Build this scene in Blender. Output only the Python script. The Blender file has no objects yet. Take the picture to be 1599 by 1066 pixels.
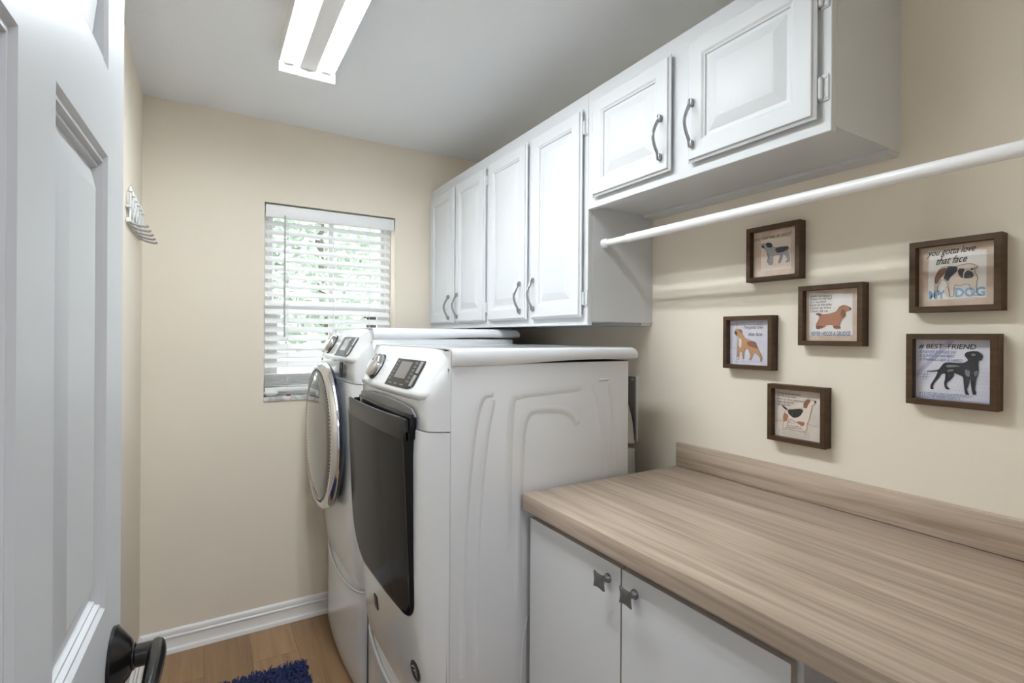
import bpy, bmesh, math, random
from mathutils import Vector, Matrix
random.seed(4)
PI = math.pi
D = bpy.data
SC = bpy.context.scene
C = SC.collection

# ------------------------------------------------------------------ materials
def mat(name, col, rough=0.5, metal=0.0, spec=0.5, coat=0.0, bump=None, emit=None):
    """bump = (scale, strength, distance, stretch) for a fine noise relief"""
    m = D.materials.new(name); m.use_nodes = True
    nt = m.node_tree; b = nt.nodes['Principled BSDF']
    b.inputs['Base Color'].default_value = (*col, 1)
    b.inputs['Roughness'].default_value = rough
    b.inputs['Metallic'].default_value = metal
    b.inputs['Specular IOR Level'].default_value = spec
    b.inputs['Coat Weight'].default_value = coat
    b.inputs['Coat Roughness'].default_value = 0.06
    if emit:
        b.inputs['Emission Color'].default_value = (*emit[0], 1)
        b.inputs['Emission Strength'].default_value = emit[1]
    if bump:
        tc = nt.nodes.new('ShaderNodeTexCoord'); mp = nt.nodes.new('ShaderNodeMapping')
        mp.inputs['Scale'].default_value = bump[3] if len(bump) > 3 else (1, 1, 1)
        nz = nt.nodes.new('ShaderNodeTexNoise'); nz.inputs['Scale'].default_value = bump[0]
        nz.inputs['Detail'].default_value = 3
        bp = nt.nodes.new('ShaderNodeBump'); bp.inputs['Strength'].default_value = bump[1]
        bp.inputs['Distance'].default_value = bump[2]
        nt.links.new(tc.outputs['Object'], mp.inputs[0]); nt.links.new(mp.outputs[0], nz.inputs['Vector'])
        nt.links.new(nz.outputs['Fac'], bp.inputs['Height']); nt.links.new(bp.outputs[0], b.inputs['Normal'])
    return m

def wood(name, cols, stretch, scale, rough=0.45, bumpd=0.0006, planks=None, detail=8, wavew=0.35):
    """streaky grain; cols = dark..light stops; stretch = mapping scale; planks = (length, width, gap colour)"""
    m = mat(name, cols[0][1], rough)
    nt = m.node_tree; N = nt.nodes; L = nt.links; b = N['Principled BSDF']
    tc = N.new('ShaderNodeTexCoord'); mp = N.new('ShaderNodeMapping'); mp.inputs['Scale'].default_value = stretch
    L.new(tc.outputs['Object'], mp.inputs[0])
    vec = mp.outputs[0]
    if planks:
        m2 = N.new('ShaderNodeMapping'); m2.inputs['Rotation'].default_value = (0, 0, PI/2)
        L.new(tc.outputs['Object'], m2.inputs[0])
        br = N.new('ShaderNodeTexBrick'); br.offset = 0.37
        br.inputs['Color1'].default_value = (0, 0, 0, 1); br.inputs['Color2'].default_value = (1, 1, 1, 1)
        br.inputs['Mortar'].default_value = (0.5, 0.5, 0.5, 1)
        br.inputs['Scale'].default_value = 1; br.inputs['Mortar Size'].default_value = 0.0012
        br.inputs['Brick Width'].default_value = planks[0]; br.inputs['Row Height'].default_value = planks[1]
        L.new(m2.outputs[0], br.inputs['Vector'])
        ad = N.new('ShaderNodeVectorMath'); ad.operation = 'MULTIPLY_ADD'
        ad.inputs[1].default_value = (7, 11, 5); L.new(br.outputs['Color'], ad.inputs[0]); L.new(vec, ad.inputs[2])
        vec = ad.outputs[0]
    nz = N.new('ShaderNodeTexNoise'); nz.inputs['Scale'].default_value = scale
    nz.inputs['Detail'].default_value = detail; nz.inputs['Roughness'].default_value = 0.62
    nz.inputs['Distortion'].default_value = 0.6
    L.new(vec, nz.inputs['Vector'])
    big = N.new('ShaderNodeTexNoise'); big.inputs['Scale'].default_value = scale*0.22; big.inputs['Detail'].default_value = 3
    big.inputs['Distortion'].default_value = 1.2
    L.new(vec, big.inputs['Vector'])
    mx = N.new('ShaderNodeMix'); mx.data_type = 'FLOAT'; mx.inputs[0].default_value = wavew
    L.new(nz.outputs['Fac'], mx.inputs[2]); L.new(big.outputs['Fac'], mx.inputs[3])
    rp = N.new('ShaderNodeValToRGB'); e = rp.color_ramp.elements
    while len(e) < len(cols): e.new(0.5)
    for i, (p, c) in enumerate(cols):
        e[i].position = p; e[i].color = (*c, 1)
    L.new(mx.outputs[0], rp.inputs[0])
    out = rp.outputs[0]
    if planks:
        hs = N.new('ShaderNodeMix'); hs.data_type = 'RGBA'; hs.blend_type = 'MULTIPLY'; hs.inputs[0].default_value = 1
        mr = N.new('ShaderNodeMapRange'); mr.inputs[3].default_value = 0.86; mr.inputs[4].default_value = 1.06
        L.new(br.outputs['Color'], mr.inputs[0]); L.new(out, hs.inputs[6]); L.new(mr.outputs[0], hs.inputs[7])
        mo = N.new('ShaderNodeMix'); mo.data_type = 'RGBA'
        L.new(br.outputs['Fac'], mo.inputs[0]); L.new(hs.outputs[2], mo.inputs[6]); mo.inputs[7].default_value = (*planks[2], 1)
        out = mo.outputs[2]
    L.new(out, b.inputs['Base Color']); b.inputs['Specular IOR Level'].default_value = 0.35
    bp = N.new('ShaderNodeBump'); bp.inputs['Strength'].default_value = 0.25; bp.inputs['Distance'].default_value = bumpd
    L.new(nz.outputs['Fac'], bp.inputs['Height']); L.new(bp.outputs[0], b.inputs['Normal'])
    return m

M = {}
M['hall'] = mat('cool bounce hall paint', (0.70, 0.74, 0.80), 0.6)  # bluish, so light bouncing off the added hall stays neutral
M['matteblack'] = mat('matte black', (0.008, 0.008, 0.008), 0.7, spec=0.2)
M['wall'] = mat('beige wall paint', (0.80, 0.73, 0.625), 0.62, spec=0.3, bump=(95, 0.22, 0.0012))
M['ceiling'] = mat('ceiling paint', (0.84, 0.86, 0.89), 0.8, spec=0.2, bump=(120, 0.35, 0.0016))
M['cab'] = mat('painted cabinet white', (0.625, 0.640, 0.660), 0.42, spec=0.35, bump=(26, 0.4, 0.0010, (9, 9, 0.9)))
M['cabflat'] = mat('white cabinet laminate', (0.690, 0.705, 0.730), 0.42)
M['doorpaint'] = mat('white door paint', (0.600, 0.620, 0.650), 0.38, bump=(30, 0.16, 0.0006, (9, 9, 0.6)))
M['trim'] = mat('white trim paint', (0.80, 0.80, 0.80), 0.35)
M['edge'] = mat('beige edge band', (0.46, 0.39, 0.34), 0.5)
M['enamel'] = mat('white enamel', (0.690, 0.705, 0.730), 0.16, spec=0.5, coat=0.4)
M['plasticw'] = mat('white glossy plastic', (0.720, 0.735, 0.760), 0.18, coat=0.3)
M['plasticg'] = mat('grey plastic', (0.15, 0.15, 0.155), 0.35)
M['gap'] = mat('dark gap', (0.02, 0.02, 0.02), 0.7)
M['blackgloss'] = mat('black gloss', (0.010, 0.010, 0.011), 0.12, spec=0.2)
M['charcoal'] = mat('charcoal gloss', (0.030, 0.030, 0.032), 0.22, spec=0.15)
M['blackglass'] = mat('smoked door glass', (0.026, 0.026, 0.027), 0.12, spec=0.035)
M['chrome'] = mat('chrome', (0.78, 0.78, 0.79), 0.12, metal=1)
M['satin'] = mat('satin chrome', (0.62, 0.62, 0.63), 0.28, metal=1)
M['navy'] = mat('dark navy trim', (0.010, 0.013, 0.032), 0.12, coat=0.5)
M['mirror'] = mat('grey mirror door glass', (0.27, 0.27, 0.265), 0.06, metal=0.9)
M['nickel'] = mat('brushed nickel', (0.36, 0.36, 0.36), 0.3, metal=1, bump=(160, 0.1, 0.0003))
M['pewter'] = mat('pewter', (0.23, 0.23, 0.235), 0.38, metal=0.9, bump=(90, 0.25, 0.0005))
M['bronze'] = mat('oil rubbed bronze', (0.006, 0.005, 0.005), 0.24, spec=0.35, coat=0.08)
M['lcd'] = mat('display window', (0.17, 0.155, 0.147), 0.3, spec=0.2)
M['dispblack'] = mat('display plate', (0.024, 0.024, 0.025), 0.3, spec=0.15)
M['dispreflect'] = wood('painted display reflection', [(0.35, (0.10, 0.10, 0.10)), (0.5, (0.22, 0.22, 0.22)), (0.62, (0.42, 0.42, 0.42))], (9, 26, 9), 2.0, 0.15, 0.0)  # grey streaks stand in for reflections on the glossy dryer display
M['ink'] = mat('grey printed marks', (0.38, 0.38, 0.38), 0.6)
M['inklight'] = mat('light printed marks', (0.22, 0.22, 0.22), 0.6)
M['rod'] = mat('white rod enamel', (0.84, 0.84, 0.85), 0.25, coat=0.2)
M['tube'] = mat('lit tube', (1, 1, 1), 0.4, emit=((0.90, 0.965, 1.0), 76))
M['lampmetal'] = mat('lamp white metal', (0.82, 0.82, 0.82), 0.3)
M['blind'] = mat('white blind slat', (0.86, 0.86, 0.87), 0.4)
M['vinyl'] = mat('white window vinyl', (0.84, 0.84, 0.84), 0.35)
M['cord'] = mat('white cord', (0.74, 0.74, 0.74), 0.7)
M['wand'] = mat('clear grey wand', (0.45, 0.45, 0.46), 0.2)
M['soap'] = mat('white soap', (0.80, 0.80, 0.79), 0.35)
M['red'] = mat('red plastic', (0.32, 0.03, 0.04), 0.4)
M['bluep'] = mat('blue plastic', (0.06, 0.17, 0.50), 0.3)
M['galv'] = mat('dull metal plate', (0.30, 0.29, 0.28), 0.42, metal=0.7)
M['duct'] = mat('pale duct', (0.48, 0.47, 0.43), 0.5, bump=(1.0, 0.1, 0.001))
M['hookmetal'] = mat('white painted metal', (0.66, 0.67, 0.66), 0.4)
M['hookgrey'] = mat('tarnished peg metal', (0.30, 0.29, 0.28), 0.45, metal=0.3)
M['counter'] = wood('grey oak laminate', [(0.28, (0.15, 0.108, 0.078)), (0.40, (0.29, 0.222, 0.168)), (0.52, (0.42, 0.335, 0.263)), (0.70, (0.56, 0.462, 0.375))],
                    (26, 0.9, 26), 2.6, 0.42, 0.0004, wavew=0.45)
M['floor'] = wood('oak plank floor', [(0.25, (0.15, 0.083, 0.040)), (0.45, (0.27, 0.160, 0.083)), (0.6, (0.335, 0.208, 0.115)), (0.8, (0.42, 0.275, 0.16))],
                  (14, 0.8, 14), 1.6, 0.4, 0.0004, planks=(1.22, 0.18, (0.16, 0.09, 0.05)))
M['frame'] = wood('dark stained wood', [(0.25, (0.020, 0.009, 0.0035)), (0.5, (0.058, 0.028, 0.010)), (0.75, (0.110, 0.057, 0.022))],
                  (10, 10, 70), 1.0, 0.5, 0.0006)
M['rug'] = mat('navy chenille', (0.026, 0.036, 0.105), 0.85, spec=0.15)
M['rug2'] = mat('navy chenille back', (0.010, 0.014, 0.05), 0.9, spec=0.1)

def marble():
    m = mat('grey marble sill', (0.6, 0.6, 0.6), 0.25); nt = m.node_tree
    tc = nt.nodes.new('ShaderNodeTexCoord'); nz = nt.nodes.new('ShaderNodeTexNoise')
    nz.inputs['Scale'].default_value = 14; nz.inputs['Detail'].default_value = 8; nz.inputs['Distortion'].default_value = 1.5
    rp = nt.nodes.new('ShaderNodeValToRGB'); e = rp.color_ramp.elements
    e[0].position = 0.35; e[0].color = (0.33, 0.33, 0.33, 1); e[1].position = 0.6; e[1].color = (0.72, 0.72, 0.72, 1)
    nt.links.new(tc.outputs['Object'], nz.inputs['Vector']); nt.links.new(nz.outputs['Fac'], rp.inputs[0])
    nt.links.new(rp.outputs[0], nt.nodes['Principled BSDF'].inputs['Base Color'])
    return m
M['marble'] = marble()

def glassmat():
    m = D.materials.new('window glass'); m.use_nodes = True; nt = m.node_tree; nt.nodes.clear()
    o = nt.nodes.new('ShaderNodeOutputMaterial'); mx = nt.nodes.new('ShaderNodeMixShader')
    t = nt.nodes.new('ShaderNodeBsdfTransparent'); g = nt.nodes.new('ShaderNodeBsdfGlossy')
    g.inputs['Roughness'].default_value = 0.02; t.inputs['Color'].default_value = (0.95, 0.97, 0.96, 1)
    mx.inputs[0].default_value = 0.05
    nt.links.new(t.outputs[0], mx.inputs[1]); nt.links.new(g.outputs[0], mx.inputs[2]); nt.links.new(mx.outputs[0], o.inputs[0])
    return m
M['glass'] = glassmat()

def leafmat(name, c0, c1):
    m = mat(name, c0, 0.6); nt = m.node_tree
    tc = nt.nodes.new('ShaderNodeTexCoord'); nz = nt.nodes.new('ShaderNodeTexNoise'); nz.inputs['Scale'].default_value = 5
    mx = nt.nodes.new('ShaderNodeMix'); mx.data_type = 'RGBA'
    mx.inputs[6].default_value = (*c0, 1); mx.inputs[7].default_value = (*c1, 1)
    nt.links.new(tc.outputs['Object'], nz.inputs['Vector']); nt.links.new(nz.outputs['Fac'], mx.inputs[0])
    nt.links.new(mx.outputs[2], nt.nodes['Principled BSDF'].inputs['Base Color'])
    return m
M['leaf'] = leafmat('leaves', (0.36, 0.44, 0.28), (0.60, 0.66, 0.48))
M['leaf2'] = leafmat('blue green leaves', (0.36, 0.45, 0.37), (0.58, 0.66, 0.57))
M['bark'] = mat('bark', (0.16, 0.13, 0.11), 0.9)
M['paving'] = mat('pale paving', (0.62, 0.60, 0.56), 0.85, bump=(6, 0.2, 0.01))
M['darkpost'] = mat('dark fence post', (0.02, 0.015, 0.012), 0.8)
M['planter'] = mat('grey planter', (0.16, 0.16, 0.15), 0.7)

def paper(name, a, b, scale=18):
    m = mat(name, a, 0.55); nt = m.node_tree
    tc = nt.nodes.new('ShaderNodeTexCoord'); nz = nt.nodes.new('ShaderNodeTexNoise'); nz.inputs['Scale'].default_value = scale
    nz.inputs['Detail'].default_value = 5
    rp = nt.nodes.new('ShaderNodeValToRGB'); e = rp.color_ramp.elements
    e[0].position = 0.35; e[0].color = (*b, 1); e[1].position = 0.6; e[1].color = (*a, 1)
    nt.links.new(tc.outputs['Object'], nz.inputs['Vector']); nt.links.new(nz.outputs['Fac'], rp.inputs[0])
    nt.links.new(rp.outputs[0], nt.nodes['Principled BSDF'].inputs['Base Color'])
    return m
M['p_tan'] = paper('tan print', (0.62, 0.50, 0.41), (0.50, 0.37, 0.28))
M['p_cream'] = paper('cream print', (0.68, 0.60, 0.54), (0.60, 0.52, 0.45))
M['p_white'] = paper('white print', (0.76, 0.73, 0.71), (0.70, 0.66, 0.62))
M['p_lilac'] = paper('lilac print', (0.66, 0.65, 0.72), (0.56, 0.55, 0.64))
def inkm(n, c): M[n] = mat('ink ' + n, c, 0.6)
inkm('k_black', (0.018, 0.018, 0.022)); inkm('k_dark', (0.045, 0.05, 0.065)); inkm('k_grey', (0.25, 0.24, 0.25))
inkm('k_blue', (0.13, 0.20, 0.34)); inkm('k_skyblue', (0.22, 0.36, 0.52)); inkm('k_brown', (0.20, 0.095, 0.055))
inkm('k_rust', (0.38, 0.175, 0.105)); inkm('k_tan', (0.45, 0.24, 0.12)); inkm('k_cream', (0.70, 0.60, 0.52))
inkm('k_pale', (0.58, 0.50, 0.46)); inkm('k_lilac', (0.42, 0.40, 0.52)); inkm('k_sheen', (0.16, 0.165, 0.18))
inkm('k_salt', (0.36, 0.34, 0.34)); inkm('k_script', (0.10, 0.085, 0.08))

# ------------------------------------------------------------------ mesh helpers
def bm_(): return bmesh.new()

def box(bm, lo, hi, r=0.0, seg=2):
    c = [(lo[i]+hi[i])/2 for i in range(3)]; s = [hi[i]-lo[i] for i in range(3)]
    g = bmesh.ops.create_cube(bm, size=1.0, matrix=Matrix.Translation(c) @ Matrix.Diagonal((*s, 1)))
    if r > 0:
        es = list({e for v in g['verts'] for e in v.link_edges})
        bmesh.ops.bevel(bm, geom=es, offset=min(r, min(s)*0.49), segments=seg, profile=0.5, affect='EDGES', clamp_overlap=True)
    return bm

def loft(bm, rings, closed=True, cap=True):
    rows = [[bm.verts.new(p) for p in r] for r in rings]
    n = len(rows[0])
    for a, b in zip(rows[:-1], rows[1:]):
        for i in range(n if closed else n-1):
            j = (i+1) % n
            bm.faces.new((a[i], a[j], b[j], b[i]))
    if cap:
        bm.faces.new(rows[0][::-1]); bm.faces.new(rows[-1])
    return rows

def lathe(bm, prof, mtx, n=32, cap0=True, cap1=True):
    """prof = [(radius, height)] about local z, then mtx"""
    rows = []
    for r, h in prof:
        if r < 1e-6:
            rows.append([bm.verts.new(mtx @ Vector((0, 0, h)))])
        else:
            rows.append([bm.verts.new(mtx @ Vector((r*math.cos(2*PI*k/n), r*math.sin(2*PI*k/n), h))) for k in range(n)])
    for a, b in zip(rows[:-1], rows[1:]):
        for i in range(n):
            j = (i+1) % n
            if len(a) == 1 and len(b) == 1: continue
            if len(a) == 1: bm.faces.new((a[0], b[i], b[j]))
            elif len(b) == 1: bm.faces.new((a[i], a[j], b[0]))
            else: bm.faces.new((a[i], a[j], b[j], b[i]))
    if cap0 and len(rows[0]) > 1: bm.faces.new(rows[0][::-1])
    if cap1 and len(rows[-1]) > 1: bm.faces.new(rows[-1])

def axis(p, d, up=(0, 0, 1)):
    """matrix with local z along d at p"""
    d = Vector(d).normalized(); u = Vector(up)
    if abs(d.dot(u)) > 0.98: u = Vector((1, 0, 0))
    x = u.cross(d).normalized(); y = d.cross(x)
    m = Matrix((x, y, d)).transposed().to_4x4(); m.translation = Vector(p)
    return m

def cyl(bm, p0, p1, r, n=20, r1=None):
    p0 = Vector(p0); p1 = Vector(p1)
    lathe(bm, [(r, 0), (r if r1 is None else r1, (p1-p0).length)], axis(p0, p1-p0), n)

def tube(bm, pts, r, n=8, sy=1.0, up=(0, 0, 1), rs=None):
    """sweep an ellipse (r, r*sy) along pts"""
    pts = [Vector(p) for p in pts]; rings = []
    for i, p in enumerate(pts):
        t = (pts[min(i+1, len(pts)-1)] - pts[max(i-1, 0)]).normalized()
        u = Vector(up)
        if abs(t.dot(u)) > 0.97: u = Vector((1, 0, 0))
        x = u.cross(t).normalized(); y = t.cross(x)
        k = rs[i] if rs else 1.0
        rings.append([p + x*(r*k*math.cos(2*PI*a/n)) + y*(r*k*sy*math.sin(2*PI*a/n)) for a in range(n)])
    loft(bm, rings)

def smoothpts(pts, n=8):
    P = [Vector(p) for p in pts]; out = []
    for i in range(len(P)-1):
        p0 = P[max(i-1, 0)]; p1 = P[i]; p2 = P[i+1]; p3 = P[min(i+2, len(P)-1)]
        for k in range(n):
            t = k/n
            out.append(0.5*((2*p1) + (p2-p0)*t + (2*p0-5*p1+4*p2-p3)*t*t + (3*p1-p0-3*p2+p3)*t**3))
    out.append(P[-1]); return out

def poly(bm, pts, mi=0):
    f = bm.faces.new([bm.verts.new(p) for p in pts]); f.material_index = mi; f.normal_update()
    return f

def obj(name, bm, m, parent=None, smooth=True, ang=35, origin=None, rot=0.0):
    """link bm (world coordinates) as one mesh object; a child keeps its geometry relative to its thing"""
    bmesh.ops.recalc_face_normals(bm, faces=bm.faces[:])
    root = parent
    while root is not None and root.parent is not None: root = root.parent
    if root is not None: off = Vector(root.location)
    else: off = Vector(origin) if origin else Vector((0, 0, 0))
    if off.length > 0: bmesh.ops.translate(bm, vec=-off, verts=bm.verts[:])
    me = D.meshes.new(name); bm.to_mesh(me); bm.free()
    for x in (m if isinstance(m, (list, tuple)) else [m]): me.materials.append(x)
    if smooth:
        me.polygons.foreach_set('use_smooth', [True]*len(me.polygons))
        me.set_sharp_from_angle(angle=math.radians(ang))
    o = D.objects.new(name, me); C.objects.link(o)
    if parent is not None: o.parent = parent
    elif origin: o.location = origin
    return o

def tag(o, label, cat, group=None, kind=None):
    o['label'] = label; o['category'] = cat
    if group: o['group'] = group
    if kind: o['kind'] = kind
    return o

def thing(name, loc, label, cat, group=None):
    o = D.objects.new(name, None); o.empty_display_size = 0.05; C.objects.link(o); o.location = loc
    return tag(o, label, cat, group)

def struct(name, bm, m, label, cat, smooth=True):
    o = obj(name, bm, m, smooth=smooth); tag(o, label, cat, kind='structure'); return o

_fontcache = {}
def text_faces(bm, s, size, place, mi=0, shear=0.0, bold=0.0, align='LEFT', xs=1.0):
    """flat lettering; place(x, y) -> world point"""
    cu = D.curves.new('t', 'FONT'); cu.body = s; cu.size = size; cu.shear = shear; cu.offset = bold
    cu.align_x = align; cu.resolution_u = 3
    ob = D.objects.new('t', cu); C.objects.link(ob)
    bpy.context.view_layer.update()
    me = D.meshes.new_from_object(ob.evaluated_get(bpy.context.evaluated_depsgraph_get()))
    vs = [bm.verts.new(place(v.co.x*xs, v.co.y)) for v in me.vertices]
    for p in me.polygons:
        try:
            f = bm.faces.new([vs[i] for i in p.vertices]); f.material_index = mi
        except ValueError: pass
    D.objects.remove(ob); D.curves.remove(cu); D.meshes.remove(me)

def rect_rings(bm, place, w, h, rings, back=None):
    """raised-panel face: rings = [(inset, height)], place(u, v, t) -> world; closes the middle"""
    rows = []
    for ins, t in rings:
        rows.append([bm.verts.new(place(u, v, t)) for u, v in ((ins, ins), (w-ins, ins), (w-ins, h-ins), (ins, h-ins))])
    for a, b in zip(rows[:-1], rows[1:]):
        for i in range(4):
            j = (i+1) % 4
            bm.faces.new((a[i], a[j], b[j], b[i]))
    bm.faces.new(rows[-1])
    if back is not None: bm.faces.new(rows[0][::-1])
    return rows
# ------------------------------------------------------------------ the room (metres; x right, y towards the window wall)
XL, XR, YB, YF, ZC = -0.2403, 1.387, 2.7156, 0.13, 2.44
WT = 0.155
WX0, WX1, WZ0, WZ1 = 0.238, 0.8815, 1.0837, 2.0457

b = bm_(); box(b, (XL-0.12, YF-0.12, -0.1), (XR+0.12, YB+WT, 0)); struct('floor', b, M['floor'], 'light oak plank floor of the laundry room', 'floor')
b = bm_(); box(b, (XL-0.12, YF-0.12, ZC), (XR+0.12, YB+WT, ZC+0.1)); struct('ceiling', b, M['ceiling'], 'flat white textured ceiling over the laundry room', 'ceiling')
b = bm_()
for lo, hi in (((XL-0.12, YB, 0), (WX0, YB+WT, ZC)), ((WX1, YB, 0), (XR+0.12, YB+WT, ZC)),
               ((WX0, YB, 0), (WX1, YB+WT, WZ0)), ((WX0, YB, WZ1), (WX1, YB+WT, ZC))): box(b, lo, hi)
struct('wall_back', b, M['wall'], 'beige painted wall around the window', 'wall')
b = bm_(); box(b, (XL-0.12, YF-0.12, 0), (XL, YB, ZC)); struct('wall_left', b, M['wall'], 'narrow strip of beige wall behind the open door', 'wall')
b = bm_(); box(b, (XR, YF-0.12, 0), (XR+0.12, YB, ZC)); struct('wall_right', b, M['wall'], 'beige wall hung with framed dog prints', 'wall')
b = bm_()
for lo, hi in (((XL, YF-0.12, 0), (-0.135, YF, ZC)), ((0.60, YF-0.12, 0), (XR, YF, ZC)), ((-0.135, YF-0.12, 2.06), (0.60, YF, ZC))): box(b, lo, hi)
struct('wall_front', b, M['wall'], 'beige wall with the doorway beside the camera', 'wall')

# unseen hall box beyond the doorway, added to shut out sky light
b = bm_()
hx0, hx1, hy0, hy1 = -1.1, 1.7, -2.2, YF-0.12
for lo, hi in (((hx0-0.1, hy0-0.1, 0), (hx0, hy1, ZC)), ((hx1, hy0-0.1, 0), (hx1+0.1, hy1, ZC)), ((hx0, hy0-0.1, 0), (hx1, hy0, ZC)),
               ((hx0-0.1, hy1, 0), (XL, hy1+0.1, ZC)), ((XR, hy1, 0), (hx1+0.1, hy1+0.1, ZC))): box(b, lo, hi)
struct('wall_hall_added', b, M['hall'], 'added hall walls behind the camera, blocking sky light', 'wall')
b = bm_(); box(b, (hx0-0.1, hy0-0.1, ZC), (hx1+0.1, hy1, ZC+0.1)); struct('ceiling_hall_added', b, M['ceiling'], 'added hall ceiling behind the camera, blocking sky light', 'ceiling')
b = bm_(); box(b, (hx0-0.1, hy0-0.1, -0.1), (hx1+0.1, hy1, 0)); struct('floor_hall_added', b, M['floor'], 'added oak plank hall floor closing the box behind the camera', 'floor')

def baseboard(name, p0, p1, inward, label):
    prof = [(0, 0), (0.026, 0), (0.026, 0.006), (0.022, 0.016), (0.014, 0.020), (0.012, 0.024), (0.012, 0.060),
            (0.015, 0.064), (0.015, 0.069), (0.010, 0.073), (0.010, 0.088), (0.006, 0.096), (0, 0.0995)]
    b = bm_(); inn = Vector(inward)
    loft(b, [[Vector(p) + inn*o + Vector((0, 0, z)) for o, z in prof] for p in (p0, p1)])
    return struct(name, b, M['trim'], label, 'baseboard')
baseboard('baseboard_back', (XL, YB, 0), (XR, YB, 0), (0, -1, 0), 'white moulded baseboard along the window wall')
baseboard('baseboard_left', (XL, YF, 0), (XL, YB, 0), (1, 0, 0), 'white moulded baseboard along the left wall')

# window: vinyl frame, two sashes with bars, glass
b = bm_()
y0, y1 = YB+0.085, YB+0.135
def bar(x0, x1, z0, z1, ya=y0, yb=y1, r=0.003): box(b, (x0, ya, z0), (x1, yb, z1), r, 1)
bar(WX0, WX1, WZ0, WZ0+0.03); bar(WX0, WX1, WZ1-0.03, WZ1); bar(WX0, WX0+0.028, WZ0, WZ1); bar(WX1-0.028, WX1, WZ0, WZ1)
win = struct('window_1', b, M['vinyl'], 'white vinyl single hung window behind the blind', 'window')
XM = 0.567
b = bm_()
ya, yb = YB+0.108, YB+0.128
zm = 1.545
bar(WX0+0.028, WX0+0.048, zm+0.0125, WZ1-0.0505, ya, yb); bar(WX1-0.05, WX1-0.028, zm+0.0125, WZ1-0.0505, ya, yb)
bar(WX0+0.028, WX1-0.028, zm-0.02, zm+0.012, ya, yb); bar(WX0+0.028, WX1-0.028, WZ1-0.05, WZ1-0.03, ya, yb)
bar(XM-0.013, XM+0.013, zm+0.0125, WZ1-0.0505, ya+0.001, yb-0.001); bar(WX0+0.0485, WX1-0.0505, 1.775, 1.80, ya+0.002, yb-0.002)
obj('upper_sash', b, M['vinyl'], win)
b = bm_()
ya, yb = YB+0.088, YB+0.108
bar(WX0+0.028, WX0+0.07, WZ0+0.076, zm-0.031, ya, yb); bar(WX1-0.072, WX1-0.028, WZ0+0.076, zm-0.031, ya, yb)
bar(WX0+0.028, WX1-0.028, zm-0.03, zm+0.01, ya, yb); bar(WX0+0.028, WX1-0.028, WZ0+0.03, WZ0+0.075, ya, yb)
bar(XM-0.013, XM+0.013, WZ0+0.076, zm-0.031, ya+0.001, yb-0.001); bar(WX0+0.071, WX1-0.073, 1.325, 1.35, ya+0.002, yb-0.002)
obj('lower_sash', b, M['vinyl'], win)
b = bm_(); box(b, (WX0+0.03, YB+0.117, zm), (WX1-0.03, YB+0.121, WZ1-0.04)); obj('pane', b, M['glass'], win, smooth=False)
b = bm_(); box(b, (WX0+0.03, YB+0.096, WZ0+0.04), (WX1-0.03, YB+0.100, zm)); obj('pane', b, M['glass'], win, smooth=False)
b = bm_(); box(b, (WX0, YB-0.008, WZ0), (WX1, YB+0.085, WZ0+0.022), 0.004, 2)
struct('trim_1', b, M['marble'], 'grey marble window sill under the blind', 'window sill')

# ---------------------------------------------------------------- open panelled door (local: y from hinge to free edge, x out of the face)
def house_door():
    W, H, T = 0.70, 2.03, 0.035
    ys = [0, 0.112, 0.315, 0.400, 0.603, W]
    zs = [0.012, 0.24, 0.85, 1.085, 1.612, 1.712, 1.925, H]
    b = bm_()
    for side in (0, 1):
        x0 = 0.0 if side == 0 else -T; sg = 1 if side == 0 else -1
        for i in range(5):
            for k in range(7):
                A = (ys[i], zs[k]); w = ys[i+1]-ys[i]; h = zs[k+1]-zs[k]
                pl = lambda u, v, t, A=A: Vector((x0+sg*t, A[0]+u, A[1]+v))
                if i in (1, 3) and k in (1, 3, 5):
                    rect_rings(b, pl, w, h, [(0, 0), (0.0045, -0.004), (0.010, -0.003), (0.013, -0.0075), (0.018, -0.0065), (0.021, -0.011), (0.024, -0.011), (0.050, -0.002), (0.0515, -0.002)])
                else:
                    rect_rings(b, pl, w, h, [(0, 0)])
    for (a, c) in (((0, zs[0]), (0, H)), ((W, zs[0]), (W, H)), ((0, zs[0]), (W, zs[0])), ((0, H), (W, H))):
        poly(b, [(0, a[0], a[1]), (0, c[0], c[1]), (-T, c[0], c[1]), (-T, a[0], a[1])])
    bmesh.ops.remove_doubles(b, verts=b.verts[:], dist=1e-5)
    return b
TH = math.radians(2.0)
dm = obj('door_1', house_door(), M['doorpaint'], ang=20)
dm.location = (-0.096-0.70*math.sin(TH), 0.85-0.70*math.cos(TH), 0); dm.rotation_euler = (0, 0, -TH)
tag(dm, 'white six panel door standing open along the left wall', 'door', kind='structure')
def door_child(name, b, m):
    o = obj(name, b, m); o.parent = dm; return o
b = bm_(); hz, hy = 1.0, 0.645
lathe(b, [(0.0, 0.0), (0.040, 0.0), (0.0405, 0.004), (0.037, 0.0065), (0.033, 0.010), (0.022, 0.0185), (0.016, 0.0215), (0.0, 0.0215)], axis((0, hy, hz), (1, 0, 0)), 40)
lathe(b, [(0.0158, 0.0), (0.0158, 0.0025), (0.0135, 0.004), (0.0135, 0.025)], axis((0.0205, hy, hz), (1, 0, 0)), 28)
rose = door_child('lever_handle', b, M['bronze'])
b = bm_()
pts = smoothpts([(0.046, hy+0.006, hz+0.002), (0.047, hy-0.012, hz+0.001), (0.047, hy-0.045, hz-0.001), (0.046, hy-0.085, hz-0.003), (0.043, hy-0.112, hz-0.004)], 6)
n = len(pts)
tube(b, pts, 0.0095, 14, 1.35, (0, 0, 1), [0.9+0.28*math.sin(PI*min(1, 0.12+i/n)) - 0.25*(i/n) for i in range(n)])
o = obj('lever', b, M['bronze']); o.parent = rose

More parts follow.
